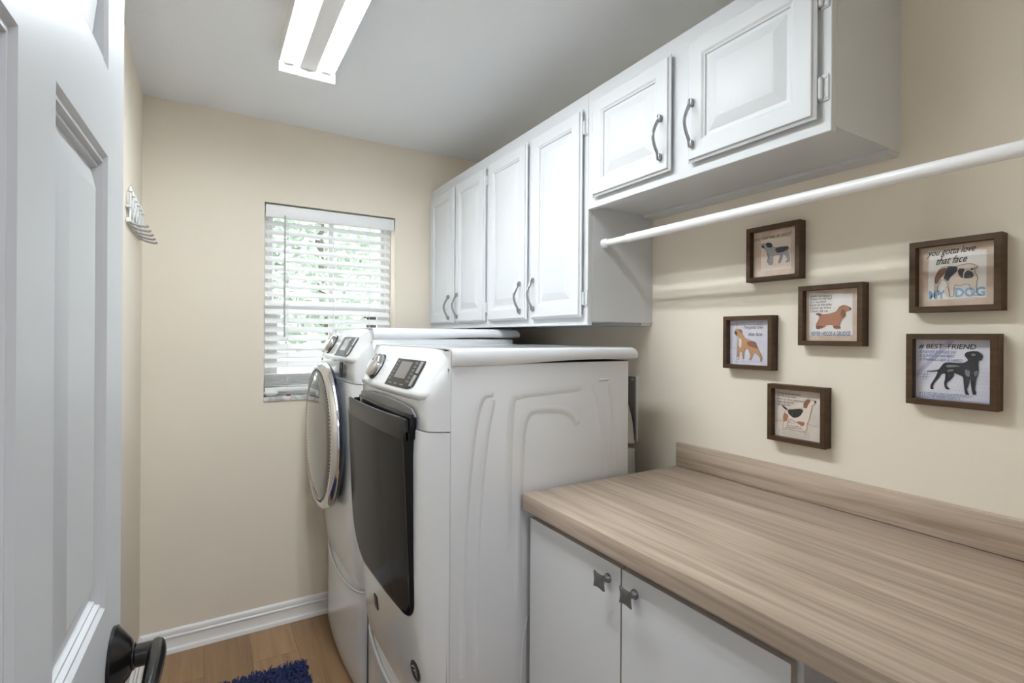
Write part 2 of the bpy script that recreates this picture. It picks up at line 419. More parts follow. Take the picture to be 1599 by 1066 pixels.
# ---------------------------------------------------------------- outside the window
b = bm_(); box(b, (-14, YB+WT, -0.25), (16, 26, -0.05)); o = obj('ground', b, M['paving'], smooth=False)
tag(o, 'pale sunlit paving outside the window', 'ground', kind='structure')
def tree(loc, H, R, leaves, m, label, seed):
    rnd = random.Random(seed)
    t = thing('tree', loc, label, 'tree', 'trees outside the window')
    b = bm_(); x, y, z = loc
    tube(b, smoothpts([(x, y, z), (x+0.06, y, z+H*0.3), (x-0.05, y+0.05, z+H*0.6), (x, y, z+H*0.9)], 4), 0.10, 8, 1, (1, 0, 0), [1-0.6*i/12 for i in range(13)])
    obj('trunk', b, M['bark'], t)
    b = bm_()
    clumps = [(rnd.uniform(-R, R)*0.75, rnd.uniform(-R, R)*0.5, H*rnd.uniform(0.42, 0.95)) for _ in range(16)]
    for i in range(leaves):
        c = clumps[i % 16]; d = Vector((rnd.gauss(0, 1), rnd.gauss(0, 1), rnd.gauss(0, 1))).normalized()*(R*0.42*rnd.random()**0.4)
        p = Vector((x+c[0], y+c[1], z+c[2])) + d
        s = rnd.uniform(0.05, 0.13); u = Vector((rnd.gauss(0, 1), rnd.gauss(0, 1), rnd.gauss(0, 1))).normalized(); v = u.orthogonal().normalized()
        w = u.cross(v)
        b.faces.new([b.verts.new(p+q) for q in (u*s, v*s*0.45+w*s*0.1, -u*s, -v*s*0.45+w*s*0.1)])
    obj('foliage', b, m, t, smooth=False)
    return t
tree((1.35, 7.2, -0.05), 4.0, 1.45, 2600, M['leaf2'], 'blue green tree at left through the window blind', 1)
tree((3.4, 10.6, -0.05), 5.2, 1.7, 2600, M['leaf'], 'yellow green tree in the middle of the window view', 2)
tree((5.2, 14.2, -0.05), 6.0, 2.0, 1800, M['leaf2'], 'tree showing at the right edge of the window view', 3)
b = bm_(); box(b, (1.18, 4.25, -0.05), (1.36, 4.43, 1.55), 0.01, 1); box(b, (1.165, 4.235, 1.55), (1.375, 4.445, 1.58), 0.01, 1)
o = obj('fence_post', b, M['darkpost'], origin=(1.27, 4.34, -0.05)); tag(o, 'dark wooden post outside at the lower right of the window', 'post')
b = bm_(); box(b, (1.0, 5.2, -0.05), (2.6, 5.7, 0.72), 0.02, 2); box(b, (0.97, 5.17, 0.72), (2.63, 5.73, 0.80), 0.02, 2)
o = obj('planter', b, M['planter'], origin=(1.8, 5.45, -0.05)); tag(o, 'long grey planter outside low behind the blind', 'planter')

# ---------------------------------------------------------------- blind
bl = thing('window_blind', (0.56, YB+0.03, WZ0+0.05), 'white horizontal slat blind half open in the window', 'blind')
b = bm_(); box(b, (WX0+0.004, YB-0.006, 1.975), (WX1-0.008, YB+0.010, 2.036), 0.004, 2); obj('valance', b, M['blind'], bl)
b = bm_(); box(b, (WX0+0.008, YB+0.012, 1.992), (WX1-0.012, YB+0.066, 2.04), 0.003, 1); obj('headrail', b, M['blind'], bl)
b = bm_()
SX0, SX1 = WX0+0.006, WX1-0.022
yc = YB+0.036; tilt = math.radians(33)
zt = 1.952; pitch = 0.0432; k = 0
def slat(z, tl, wv=0.0):
    pr = []
    for i in range(7):
        s = -0.025+0.05*i/6; c = 0.0022*(1-(2*i/6-1)**2)
        pr.append((yc+s*math.cos(tl)-c*math.sin(tl), z+s*math.sin(tl)+c*math.cos(tl)))
    top = [(y, zz+0.0013) for y, zz in pr]; bot = [(y, zz-0.0013) for y, zz in pr][::-1]
    loft(b, [[Vector((x, y, zz)) for y, zz in top+bot] for x in (SX0, SX1)])
while zt-k*pitch > 1.235:
    slat(zt-k*pitch, tilt); k += 1
for j in range(9): slat(1.158+0.0068*j, 0.0)
obj('slats', b, M['blind'], bl, ang=50)
b = bm_(); box(b, (SX0, yc-0.026, 1.128), (SX1, yc+0.026, 1.150), 0.005, 2); obj('bottom_rail', b, M['blind'], bl)
b = bm_()
for x in (0.345, 0.56, 0.745):
    for dy in (-0.027, 0.027): cyl(b, (x, yc+dy, 1.13), (x, yc+dy, 2.0), 0.0009, 6)
obj('ladder_cord', b, M['cord'], bl)
b = bm_(); cyl(b, (0.327, YB-0.012, 1.985), (0.3275, YB-0.012, 1.405), 0.0042, 8); cyl(b, (0.3275, YB-0.012, 1.405), (0.3275, YB-0.012, 1.395), 0.006, 8, 0.004)
cyl(b, (0.327, YB-0.012, 1.985), (0.327, YB+0.015, 1.99), 0.003, 6)
obj('tilt_wand', b, M['wand'], bl)
b = bm_()
for k in range(10):
    a = k*0.9
    tube(b, smoothpts([(0.345+0.012*math.cos(a), yc-0.031, 1.20+0.014*math.sin(a*1.3)), (0.352+0.014*math.cos(a+2), yc-0.033, 1.185), (0.343+0.013*math.cos(a+4), yc-0.031, 1.175+0.012*math.sin(a))], 5), 0.0012, 5)
obj('cord_bundle', b, M['cord'], bl)

# things on the sill
def blob(name, c, s, m, label, cat, n=20):
    b = bm_(); bmesh.ops.create_uvsphere(b, u_segments=n, v_segments=n//2, radius=1, matrix=Matrix.Translation(c) @ Matrix.Diagonal((*s, 1)))
    o = obj(name, b, m, origin=(c[0], c[1], c[2]-s[2]), ang=60); tag(o, label, cat); return o
zs = WZ0+0.022
blob('soap_bar', (0.272, YB+0.012, zs+0.017), (0.033, 0.018, 0.017), M['soap'], 'white oval bar of soap on the left of the window sill', 'soap')
b = bm_(); box(b, (0.338, YB-0.004, zs), (0.358, YB+0.004, zs+0.009), 0.002, 1)
o = obj('clip', b, M['red'], origin=(0.348, YB, zs)); tag(o, 'tiny dark red clip on the window sill', 'clip')

# ---------------------------------------------------------------- key hook rack on the left wall
hk = thing('hook_rack', (XL, 2.40, 1.78), 'white metal hook rack with openwork shapes on the left wall', 'hook rack')
b = bm_(); xw = XL+0.012
ha, hb = 2.185, 2.60
box(b, (XL, ha, 1.792), (xw+0.004, hb, 1.806), 0.002, 1); box(b, (XL, ha, 1.842), (xw+0.004, hb, 1.85), 0.002, 1)
for k in range(6):
    y = ha+0.012+k*(hb-ha-0.024)/5
    box(b, (xw-0.003, y-0.006, 1.80), (xw+0.003, y+0.006, 1.895), 0.002, 1)
    lathe(b, [(0, 0), (0.008, 0.006), (0.006, 0.016), (0, 0.03)], axis((xw, y, 1.893), (0, 0, 1)), 10)
obj('back_frame', b, M['hookmetal'], hk)
b = bm_()
for k in range(5):
    y = ha+0.053+k*(hb-ha-0.024)/5
    for sg in (-1, 1):
        pts = smoothpts([(xw+0.002, y, 1.81), (xw+0.003, y+sg*0.026, 1.832), (xw+0.004, y+sg*0.03, 1.86), (xw+0.003, y+sg*0.012, 1.872), (xw+0.002, y, 1.85)], 5)
        tube(b, pts, 0.0042, 7)
obj('scroll_work', b, M['hookmetal'], hk)
for k in range(5):
    y = ha+0.02+k*(hb-ha-0.04)/4
    b = bm_()
    tube(b, smoothpts([(XL+0.004, y, 1.797), (XL+0.03, y, 1.787), (XL+0.055, y, 1.783), (XL+0.064, y, 1.787)], 5), 0.0042, 8)
    obj('hook', b, M['hookgrey'], hk)

# ---------------------------------------------------------------- ceiling light, two bare tubes
LZ = ZC
lt = thing('ceiling_light', (0.315, 1.39, ZC), 'white fluorescent ceiling light with two bare lit tubes', 'ceiling light')
lx0, lx1, ly0, ly1 = 0.218, 0.408, 0.76, 1.985
b = bm_()
xc = (lx0+lx1)/2
prof = [(lx0, ZC), (lx0, ZC-0.056), (lx0+0.0015, ZC-0.057), (lx0+0.004, ZC-0.055), (lx0+0.006, ZC-0.026), (lx0+0.012, ZC-0.020), (lx0+0.055, ZC-0.020), (xc-0.034, ZC-0.060), (xc-0.028, ZC-0.066),
        (xc+0.028, ZC-0.066), (xc+0.034, ZC-0.060), (lx1-0.055, ZC-0.020), (lx1-0.012, ZC-0.020), (lx1-0.006, ZC-0.026), (lx1-0.004, ZC-0.055), (lx1-0.0015, ZC-0.057), (lx1, ZC-0.056), (lx1, ZC)]
loft(b, [[Vector((x, y, z)) for x, z in prof] for y in (ly0, ly1)])
obj('housing', b, M['lampmetal'], lt)
for y in (ly0, ly1):
    b = bm_(); s = 1 if y == ly1 else -1
    box(b, (lx0-0.002, min(y, y+s*0.006), ZC-0.094), (lx1+0.002, max(y, y+s*0.006), ZC), 0.002, 1)
    obj('end_plate', b, M['lampmetal'], lt)
for x in (lx0+0.032, lx1-0.032):
    b = bm_(); cyl(b, (x, ly0+0.018, ZC-0.046), (x, ly1-0.018, ZC-0.046), 0.0145, 20)
    t = obj('lamp_tube', b, M['tube'], lt)
    for y, s in ((ly0, 1), (ly1, -1)):
        b = bm_(); box(b, (x-0.018, min(y, y+s*0.016), ZC-0.066), (x+0.018, max(y, y+s*0.016), ZC-0.021), 0.006, 2)
        obj('lamp_holder', b, M['lampmetal'], lt)

# ---------------------------------------------------------------- rug
rg = thing('rug', (0.115, 1.93, 0), 'navy blue shaggy bath rug on the plank floor', 'rug')
rx0, rx1, ry0, ry1 = -0.16, 0.372, 1.52, 2.335
b = bm_(); box(b, (rx0+0.01, ry0+0.01, 0), (rx1-0.01, ry1-0.01, 0.010), 0.004, 1); obj('backing', b, M['rug2'], rg)
b = bm_(); rnd = random.Random(8)
y = ry0
while y < ry1:
    x = rx0
    while x < rx1:
        px, py = x+rnd.uniform(-.004, .004), y+rnd.uniform(-.004, .004)
        if py > 1.85 or rnd.random() < 0.5:
            a = rnd.uniform(0, 2*PI); ln = rnd.uniform(0.012, 0.02)
            tip = Vector((px+ln*0.8*math.cos(a), py+ln*0.8*math.sin(a), 0.010+ln*0.75)); mid = Vector((px+ln*0.25*math.cos(a), py+ln*0.25*math.sin(a), 0.010+ln*0.6))
            r = 0.0034
            rings = [[Vector((px+r*math.cos(q), py+r*math.sin(q), 0.007)) for q in (0, 2.1, 4.2)], [mid+Vector((r*math.cos(q), r*math.sin(q), 0)) for q in (0, 2.1, 4.2)], [tip+Vector((r*.6*math.cos(q), r*.6*math.sin(q), 0)) for q in (0, 2.1, 4.2)]]
            loft(b, rings)
        x += 0.0085
    y += 0.0085
pl = obj('pile', b, M['rug'], rg, ang=80); pl['kind'] = 'stuff'
# ------------------------------------------------------------------ upper cabinets
CX, CT = 1.086, 0.02          # face-frame front, door thickness
def cab_door(root, ya, yb, za, zb, far_hinge, hz0, hy):
    """raised-panel door between ya<yb; hinge on the far (True) or near side; bow handle centred at hz0, hy"""
    place = lambda u, v, t: Vector((CX-t, ya+u, za+v))
    b = bm_(); w, h = yb-ya, zb-za; f = 0.052
    rect_rings(b, place, w, h, [(0.008, 0.0005), (0.008, 0.009), (0.0, 0.010), (0.0, 0.0125), (0.004, 0.0145), (0.0065, 0.0155), (0.008, 0.0195), (0.0095, CT), (f-0.006, CT), (f, 0.0165),
               (f+0.003, 0.0165), (f+0.005, 0.0125), (f+0.012, 0.0115), (f+0.038, 0.0185), (f+0.040, 0.0190)], back=True)
    d = obj('door', b, M['cab'], root, ang=18)
    b = bm_(); hl = 0.118; x0 = CX-CT
    pts = [(x0-0.001, hy, hz0+hl/2), (x0-0.010, hy, hz0+hl/2-0.002), (x0-0.013, hy, hz0+hl/2-0.016), (x0-0.022, hy, hz0+hl*0.22), (x0-0.030, hy, hz0+0.002), (x0-0.024, hy, hz0-hl*0.2), (x0-0.013, hy, hz0-hl/2+0.016), (x0-0.010, hy, hz0-hl/2+0.002), (x0-0.001, hy, hz0-hl/2)]
    pp = smoothpts(pts, 5)
    tube(b, pp, 0.0052, 10, 0.62, (0, 1, 0))
    for s in (-1, 1):
        box(b, (x0-0.012, hy-0.0058, hz0+s*(hl/2-0.006)-0.009), (x0, hy+0.0058, hz0+s*(hl/2-0.006)+0.009), 0.003, 2)
    obj('handle', b, M['nickel'], d)
    for z in (zb-0.062, za+0.062):
        b = bm_()
        e, s = (yb, 1) if far_hinge else (ya, -1)
        yy0, yy1 = sorted((e+s*0.001, e+s*0.0185))
        box(b, (CX-0.003, yy0, z-0.028), (CX, yy1, z+0.028), 0.0014, 1)
        cyl(b, (CX-0.006, e+s*0.0035, z-0.018), (CX-0.006, e+s*0.0035, z+0.018), 0.005, 12)
        for q in (-1, 1):
            bmesh.ops.create_uvsphere(b, u_segments=10, v_segments=6, radius=0.0052, matrix=Matrix.Translation((CX-0.006, e+s*0.0035, z+q*0.019)))
            lathe(b, [(0.003, 0.0), (0.003, 0.0012), (0.0, 0.0018)], axis((CX-0.003, e+s*0.012, z+q*0.021), (-1, 0, 0)), 8, cap0=False)
        obj('hinge', b, M['cab'], root)
def cabinet(name, ya, yb, za, zb, label, doors, group):
    t = thing(name, (XR, (ya+yb)/2, za), label, 'wall cabinet', group)
    b = bm_()
    box(b, (CX+0.019, ya, za+0.012), (XR, yb, zb), 0.0012, 1)
    obj('carcass', b, M['cab'], t)
    b = bm_()                                  # face frame with stiles and rails proud of the carcass
    box(b, (CX, ya, za), (CX+0.0195, yb, zb), 0.0014, 1)
    obj('face_frame', b, M['cab'], t)
    b = bm_(); box(b, (XR-0.052, ya+0.003, za+0.002), (XR-0.001, yb-0.003, za+0.0125), 0.001, 1)
    obj('hanging_rail', b, M['cab'], t)
    for d in doors: cab_door(t, *d)
    return t
ZT = 2.2175
cabinet('wall_cabinet', 2.0155, YB-0.008, 1.4449, ZT, 'tall white two door wall cabinet next to the window wall', [(2.362, 2.676, 1.472, 2.166, True, 1.552, 2.407), (2.030, 2.343, 1.472, 2.166, False, 1.556, 2.306)], 'white raised panel wall cabinets')
cabinet('wall_cabinet', 1.3249, 2.0149, 1.4449, ZT, 'tall white two door wall cabinet above the washer, middle of the row', [(1.682, 2.000, 1.472, 2.166, True, 1.560, 1.717), (1.343, 1.648, 1.472, 2.166, False, 1.565, 1.620)], 'white raised panel wall cabinets')
cabinet('wall_cabinet', 0.5561, 1.3243, 1.8283, ZT, 'short white two door wall cabinet above the hanging rod', [(0.963, 1.289, 1.857, 2.172, True, 1.952, 0.9925), (0.579, 0.906, 1.857, 2.172, False, 1.954, 0.8865)], 'white raised panel wall cabinets')

# hanging rod: thin inner tube slides in a thicker one
rd = thing('hanging_rod', (1.155, 1.3249, 1.722), 'long white tension rod running below the short cabinet', 'clothes rod')
b = bm_(); cyl(b, (1.155, YF+0.02, 1.722), (1.155, 1.205, 1.722), 0.0135, 28); cyl(b, (1.155, 1.203, 1.722), (1.155, 1.212, 1.722), 0.0142, 28); obj('outer_tube', b, M['rod'], rd)
b = bm_(); cyl(b, (1.155, 1.19, 1.722), (1.155, 1.312, 1.722), 0.0112, 28); obj('inner_tube', b, M['rod'], rd)
for y, s in ((1.3249, -1), (YF, 1)):
    b = bm_(); lathe(b, [(0.0155, 0.0), (0.0155, 0.015), (0.013, 0.019), (0.0125, 0.026)], axis((1.155, y, 1.722), (0, s, 0)), 24); obj('end_cap', b, M['rod'], rd)

# ------------------------------------------------------------------ base cabinet and worktop
bc = thing('base_cabinet', (0.79, 0.815, 0), 'white base cabinet with two flat doors under the wood worktop', 'base cabinet')
b = bm_(); box(b, (0.795, 0.443, 0.10), (XR-0.004, 1.189, 0.926), 0.001, 1); box(b, (0.845, 0.45, 0.0), (XR-0.03, 1.185, 0.10)); obj('carcass', b, M['cabflat'], bc)
for ya, yb, ky in ((0.8285, 1.1885, 0.868), (0.452, 0.8245, 0.785)):
    b = bm_(); box(b, (0.776, ya, 0.105), (0.793, yb, 0.9025), 0.0008, 1)
    for f in b.faces:
        if f.normal.x > -0.5: f.material_index = 1
    d = obj('door', b, [M['cabflat'], M['edge']], bc)
    b = bm_(); kz = 0.866
    # flared post
    lathe(b, [(0.0105, 0), (0.0105, 0.002), (0.0075, 0.007), (0.0058, 0.013), (0.0062, 0.019), (0.009, 0.024)], axis((0.776, ky, kz), (-1, 0, 0)), 20)
    # square pillow with concave sides
    def sq(s, x, n=24, dp=0.16):
        out = []
        for i in range(n):
            a = 2*PI*i/n; c, q = math.cos(a), math.sin(a)
            r = s/max(abs(c), abs(q)); r *= 1-dp*(1-((r/s-1)/0.4142))
            out.append(Vector((x, ky+r*c, kz+r*q)))
        return out
    loft(b, [sq(0.0095, 0.7535), sq(0.0168, 0.7515), sq(0.0175, 0.7490), sq(0.0165, 0.7465), sq(0.011, 0.7455), sq(0.005, 0.745)])
    obj('knob', b, M['pewter'], d, ang=50)
wk = thing('worktop', (1.07, 0.665, 0.972), 'grey brown wood grain laminate worktop with a low backsplash', 'worktop')
b = bm_(); box(b, (0.7543, YF+0.004, 0.927), (XR-0.0005, 1.1972, 0.972), 0.0025, 2); obj('slab', b, M['counter'], wk)
b = bm_(); box(b, (1.368, YF+0.004, 0.9733), (XR-0.0005, 1.1972, 1.0506), 0.0018, 2); obj('backsplash', b, M['counter'], wk)

# ------------------------------------------------------------------ wall plate and duct behind the washer
vp = thing('wall_plate', (XR, 1.47, 1.14), 'dull metal service plate on the wall behind the washer', 'wall plate')
b = bm_()
for lo, hi in (((1.376, 1.399, 1.02), (1.383, 1.445, 1.258)), ((1.376, 1.445, 1.02), (1.383, 1.70, 1.03)), ((1.376, 1.445, 1.225), (1.383, 1.70, 1.258)), ((1.376, 1.67, 1.02), (1.383, 1.70, 1.258))): box(b, lo, hi, 0.001, 1)
obj('plate', b, M['galv'], vp)
b = bm_(); box(b, (1.381, 1.393, 1.016), (1.387, 1.399, 1.262), 0.001, 1); obj('plate_edge', b, M['trim'], vp)
b = bm_(); box(b, (1.384, 1.443, 1.03), (1.3868, 1.672, 1.227)); obj('opening', b, M['gap'], vp)
for z in (1.032, 1.246):
    b = bm_(); lathe(b, [(0.0045, 0), (0.0045, 0.0015), (0.002, 0.003), (0, 0.003)], axis((1.376, 1.412, z), (-1, 0, 0)), 12); obj('screw', b, M['satin'], vp)
b = bm_()
tube(b, smoothpts([(1.372, 1.52, 1.14), (1.335, 1.46, 1.135), (1.290, 1.39, 1.07), (1.270, 1.36, 0.95), (1.270, 1.36, 0.70), (1.275, 1.40, 0.45)], 8), 0.051, 20)
o = obj('vent_duct', b, M['duct'], origin=(1.285, 1.44, 0.45)); tag(o, 'pale duct curving down behind the washer', 'duct')
# ------------------------------------------------------------------ washer and dryer on pedestals
MW = 0.345
SEAM, BACK = 0.545, 1.168
def bow(u): return 0.008*u*u + 0.075*abs(u)**12
def front_x(u, z, z0):
    lean = 0.032*max(0.0, min(1.0, (z0+0.38-z)/0.38))**1.5
    return min(0.465 + bow(u) + lean*(1-abs(u)**12), SEAM)
US = [-1, -0.99, -0.975, -0.955, -0.93, -0.90, -0.86, -0.80, -0.7, -0.55, -0.4, -0.2, 0, 0.2, 0.4, 0.55, 0.7, 0.80, 0.86, 0.90, 0.93, 0.955, 0.975, 0.99, 1]

def ridge(b, pts, w, hgt, y):
    """soft pressed rib on the side panel (side faces -y)"""
    P = smoothpts([(x, y, z) for x, z in pts], 8); rows = []
    n = len(P)
    for i, p in enumerate(P):
        t = (P[min(i+1, n-1)]-P[max(i-1, 0)]).normalized(); q = Vector((0, 1, 0)).cross(t)
        e = min(1.0, i/3, (n-1-i)/3)
        rows.append([p + q*(w*s) + Vector((0, -hgt*e*(0.5+0.5*math.cos(PI*s))+0.0004, 0)) for s in (-1, -0.75, -0.5, -0.25, 0, 0.25, 0.5, 0.75, 1)])
    vs = [[b.verts.new(c) for c in r] for r in rows]
    for a, c in zip(vs[:-1], vs[1:]):
        for i in range(8): b.faces.new((a[i], a[i+1], c[i+1], c[i]))

def machine(name, label, cat, yc, dz, kind):
    z0 = 0.372+dz; zl = 1.157+dz; zt = 1.33+dz
    ya, yb = yc-MW, yc+MW
    t = thing(name, ((SEAM+BACK)/2, yc, z0), label, cat)
    b = bm_(); box(b, (SEAM, ya, z0), (BACK, yb, zt), 0.004, 2); obj('body', b, M['enamel'], t)
    if kind == 'washer':
        b = bm_(); y = ya-0.0002
        o = lambda pts: [(x, z) for x, z in pts]
        ridge(b, o([(0.672, 1.248), (0.640, 1.243), (0.618, 1.19), (0.600, 1.06), (0.588, 0.92), (0.582, 0.70), (0.582, 0.50)]), 0.012, 0.0024, y)
        ridge(b, o([(0.672, 1.235), (0.655, 1.16), (0.640, 1.05), (0.628, 0.90), (0.622, 0.70), (0.622, 0.50)]), 0.010, 0.0017, y)
        ridge(b, o([(0.752, 0.62), (0.754, 0.90), (0.758, 1.05), (0.766, 1.15), (0.792, 1.192), (0.85, 1.196), (0.905, 1.190), (0.945, 1.168), (0.96, 1.14)]), 0.016, 0.0024, y)
        ridge(b, o([(0.718, 0.80), (0.722, 1.05), (0.730, 1.215), (0.76, 1.240), (0.86, 1.246), (0.98, 1.252)]), 0.014, 0.0015, y)
        ridge(b, o([(1.018, 1.262), (1.045, 1.20), (1.062, 1.10), (1.078, 0.97), (1.085, 0.80)]), 0.012, 0.0021, y)
        ridge(b, o([(1.085, 1.262), (1.098, 1.20), (1.108, 1.10), (1.115, 0.97), (1.12, 0.80)]), 0.012, 0.0017, y)
        ridge(b, o([(1.040, 1.272), (1.065, 1.274), (1.085, 1.272)]), 0.005, 0.0021, y)
        ridge(b, o([(0.86, 0.30+z0), (0.80, 0.26+z0), (0.772, 0.17+z0), (0.765, 0.02+z0)]), 0.004, 0.0014, y)
        obj('side_pressing', b, M['enamel'], t, ang=70)
        b = bm_(); box(b, (SEAM+0.004, ya+0.003, zt-0.006), (BACK-0.002, yb-0.003, zt+0.001)); obj('lid_gap', b, M['gap'], t)
    def cbow(u): return 0.010*u*u + 0.022*abs(u)**16
    # front shells
    def shell(za, zb, nz, off=0.0, gap=0.0):
        b = bm_(); rings = []
        for k in range(nz+1):
            z = za+(zb-za)*k/nz
            e = 0.004 if (k == 0 or k == nz) else 0.0
            ring = [Vector((min(front_x(u, z, z0)+off+e*(1-abs(u)**8), SEAM-0.0007), yc+u*MW*(1-0.0008*(e > 0)), z)) for u in US]
            rings.append(ring)
            if k == 0 or k == nz: pass
        # soft top and bottom edges
        loft(b, rings, closed=True, cap=True)
        return b
    obj('front_panel', shell(z0, zl-0.0025, 12), M['plasticw'], t, ang=40)
    b = bm_(); rings = []
    for z in [zl, zl+0.004, 1.20+dz, 1.235+dz, 1.25+dz, 1.28+dz, 1.31+dz, 1.34+dz, 1.355+dz, 1.3655+dz]:
        sl = 0.478+max(0.0, z-dz-1.252)*0.577+0.003*(z == zl)+0.012*(z > 1.36+dz)
        rings.append([Vector((min(max(front_x(u, z, z0), min(sl+cbow(u), SEAM-0.002)), SEAM-0.0007), yc+u*MW*(1-0.004*(z > 1.36+dz)), z)) for u in US])
    loft(b, rings); obj('upper_panel', b, M['plasticw'], t, ang=40)
    b = bm_(); box(b, (SEAM-0.006, ya+0.004, z0+0.01), (SEAM+0.001, yb-0.004, zt-0.01)); obj('seam', b, M['gap'], t)
    # console
    base = [(0.546, 1.226), (0.500, 1.227), (0.484, 1.229), (0.4745, 1.234), (0.4685, 1.242), (0.4670, 1.250), (0.4722, 1.2580), (0.4985, 1.303), (0.528, 1.354), (0.533, 1.362), (0.538, 1.3675), (0.5435, 1.3695), (0.546, 1.3695), (0.546, 1.300)]
    ends = [-1, -0.997, -0.988, -0.972, -0.94, -0.85, -0.6, -0.3, 0, 0.3, 0.6, 0.85, 0.94, 0.972, 0.988, 0.997, 1]
    rings = []
    for u in ends:
        a = max(0.0, (abs(u)-0.94)/0.06); sh = 0.07*(1-math.sqrt(max(0, 1-a*a)))
        cx, cz = 0.55, 1.29
        rings.append([Vector((min(x+cbow(u)+(cx-x)*sh*4.5, 0.546), yc+u*MW*(0.925+0.055*(z-1.226)/0.145), z+dz+(cz-z)*sh*2.4)) for x, z in base])
    b = bm_(); loft(b, rings); obj('console', b, M['plasticw'], t, ang=50)
    # lid
    def lidz(x): return 0.010*max(0.0, min(1.0, (x-0.70)/0.25))
    b = bm_(); rings = []
    xs = [0.546, 0.549, 0.556, 0.60, 0.68, 0.74, 0.80, 0.86, 0.92, 1.0, 1.08, 1.15, 1.185, 1.198, 1.206, 1.210]
    for x in xs:
        e = max(0.0, (x-1.185)/0.025); r = 1-math.sqrt(max(0.0, 1-e*e)); f = max(0.0, 1-(x-0.546)/0.012)
        lo = 1.3275+dz+lidz(x); hi = 1.3735+dz; m = (lo+hi)/2
        hh = (hi-lo)/2*(1-0.55*r); o2 = (0.010 if kind == 'washer' else 0.004)-0.012*r
        y0, y1 = ya-o2, yb+o2
        dip = 0.011
        zc = m-0.2*(hi-lo)*r
        row = [(y0+0.004, zc-hh), (y0, zc-hh*0.6), (y0+0.001, zc), (y0+0.006, zc+hh*0.6), (y0+0.014, zc+hh*0.92), (y0+0.026, zc+hh),
               (y0+0.05, zc+hh-0.003), (y0+0.085, zc+hh-dip*(0 if x < 0.62 or x > 1.14 else 1)), (yc, zc+hh-dip*(0 if x < 0.62 or x > 1.14 else 0.8)), (y1-0.085, zc+hh-dip*(0 if x < 0.62 or x > 1.14 else 1)), (y1-0.05, zc+hh-0.003),
               (y1-0.026, zc+hh), (y1-0.014, zc+hh*0.92), (y1-0.006, zc+hh*0.6), (y1-0.001, zc), (y1, zc-hh*0.6), (y1-0.004, zc-hh)]
        rings.append([Vector((x, y, z)) for y, z in row])
    loft(b, rings); obj('lid', b, M['enamel'], t, ang=60)
    # console fittings on the sloping face
    tx, tz = 0.5, 0.866
    def face(s, y, off=0.0):
        u = (y-yc)/MW; x = 0.469+cbow(u)+tx*s-0.866*off; z = 1.252+dz+tz*s+0.5*off
        return Vector((x, y, z))
    nrm = Vector((-0.866, 0, 0.5))
    yd = yc+0.150; sd = 0.056
    b = bm_(); mt = axis(face(sd, yd), nrm)
    lathe(b, [(0.047, 0), (0.047, 0.003), (0.0455, 0.005)], mt, 40); obj('dial_collar', b, M['charcoal'], t)
    b = bm_(); lathe(b, [(0.0435, 0.003), (0.0435, 0.008), (0.0415, 0.020), (0.039, 0.024), (0.034, 0.0265), (0.026, 0.0275), (0.0, 0.0275)], mt, 48, cap0=True); dl = obj('dial', b, M['chrome'], t)
    b = bm_(); tube(b, [mt @ Vector((-0.006, 0.012, 0.0278)), mt @ Vector((0.004, 0.036, 0.0262))], 0.0014, 6); obj('dial_mark', b, M['blackgloss'], dl)
    # printed cycle names round the dial, too small to read
    for sgn in (-1, 1):
        b = bm_()
        for k in range(6):
            s = 0.012+0.017*k; rr = math.sqrt(max(0.0, 0.064**2-(s-sd)**2))
            y = yd+sgn*rr; w = 0.016+0.006*((k*7) % 3)/2
            for q in range(4):
                a, c = y+sgn*(q*w/4), y+sgn*(q*w/4+w/5.5)
                poly(b, [face(s, a, 0.0006), face(s, c, 0.0006), face(s+0.0042, c, 0.0006), face(s+0.0042, a, 0.0006)])
        obj('cycle_names', b, M['ink'], t, smooth=False)
    d0, d1 = yc-0.235, yc-0.012
    b = bm_(); nY = 8
    s0, s1 = 0.006, 0.096
    def plate(b, ya_, yb_, sa, sb, off, cut=0.0):
        rows = []
        for k in range(nY+1):
            y = ya_+(yb_-ya_)*k/nY
            q = max(0.0, 1-(y-ya_)/0.035) if cut else 0
            rows.append((b.verts.new(face(sa+cut*q*q, y, off)), b.verts.new(face(sb, y, off))))
        low = []
        for (p, q2), (p2, q3) in zip(rows[:-1], rows[1:]): b.faces.new((p, p2, q3, q2))
    plate(b, d0, d1, s0, s1, 0.0012, 0.012); obj('display', b, M['dispblack'], t)
    dp = t.children[-1]
    b = bm_(); plate(b, yc-0.150, yc-0.060, 0.034, 0.088, 0.0018); obj('readout', b, M['lcd'] if kind == 'washer' else M['dispreflect'], dp)
    for col, wdt in ((yc-0.034, 0.020), (yc-0.182, 0.022)):
        b = bm_()
        for k in range(6):
            s = 0.026+0.0115*k
            poly(b, [face(s, col-wdt/2, 0.002), face(s, col+wdt/2, 0.002), face(s+0.0022, col+wdt/2, 0.002), face(s+0.0022, col-wdt/2, 0.002)])
            poly(b, [face(s+0.004, col-wdt/3, 0.002), face(s+0.004, col+wdt/2, 0.002), face(s+0.0056, col+wdt/2, 0.002), face(s+0.0056, col-wdt/3, 0.002)])
        obj('display_marks', b, M['inklight'], dp, smooth=False)
    for yy in (yc-0.055, yc-0.10, yc-0.15):
        b = bm_(); poly(b, [face(0.014, yy-0.014, 0.002), face(0.014, yy+0.012, 0.002), face(0.017, yy+0.012, 0.002), face(0.017, yy-0.014, 0.002)])
        obj('display_marks', b, M['inklight'], dp, smooth=False)
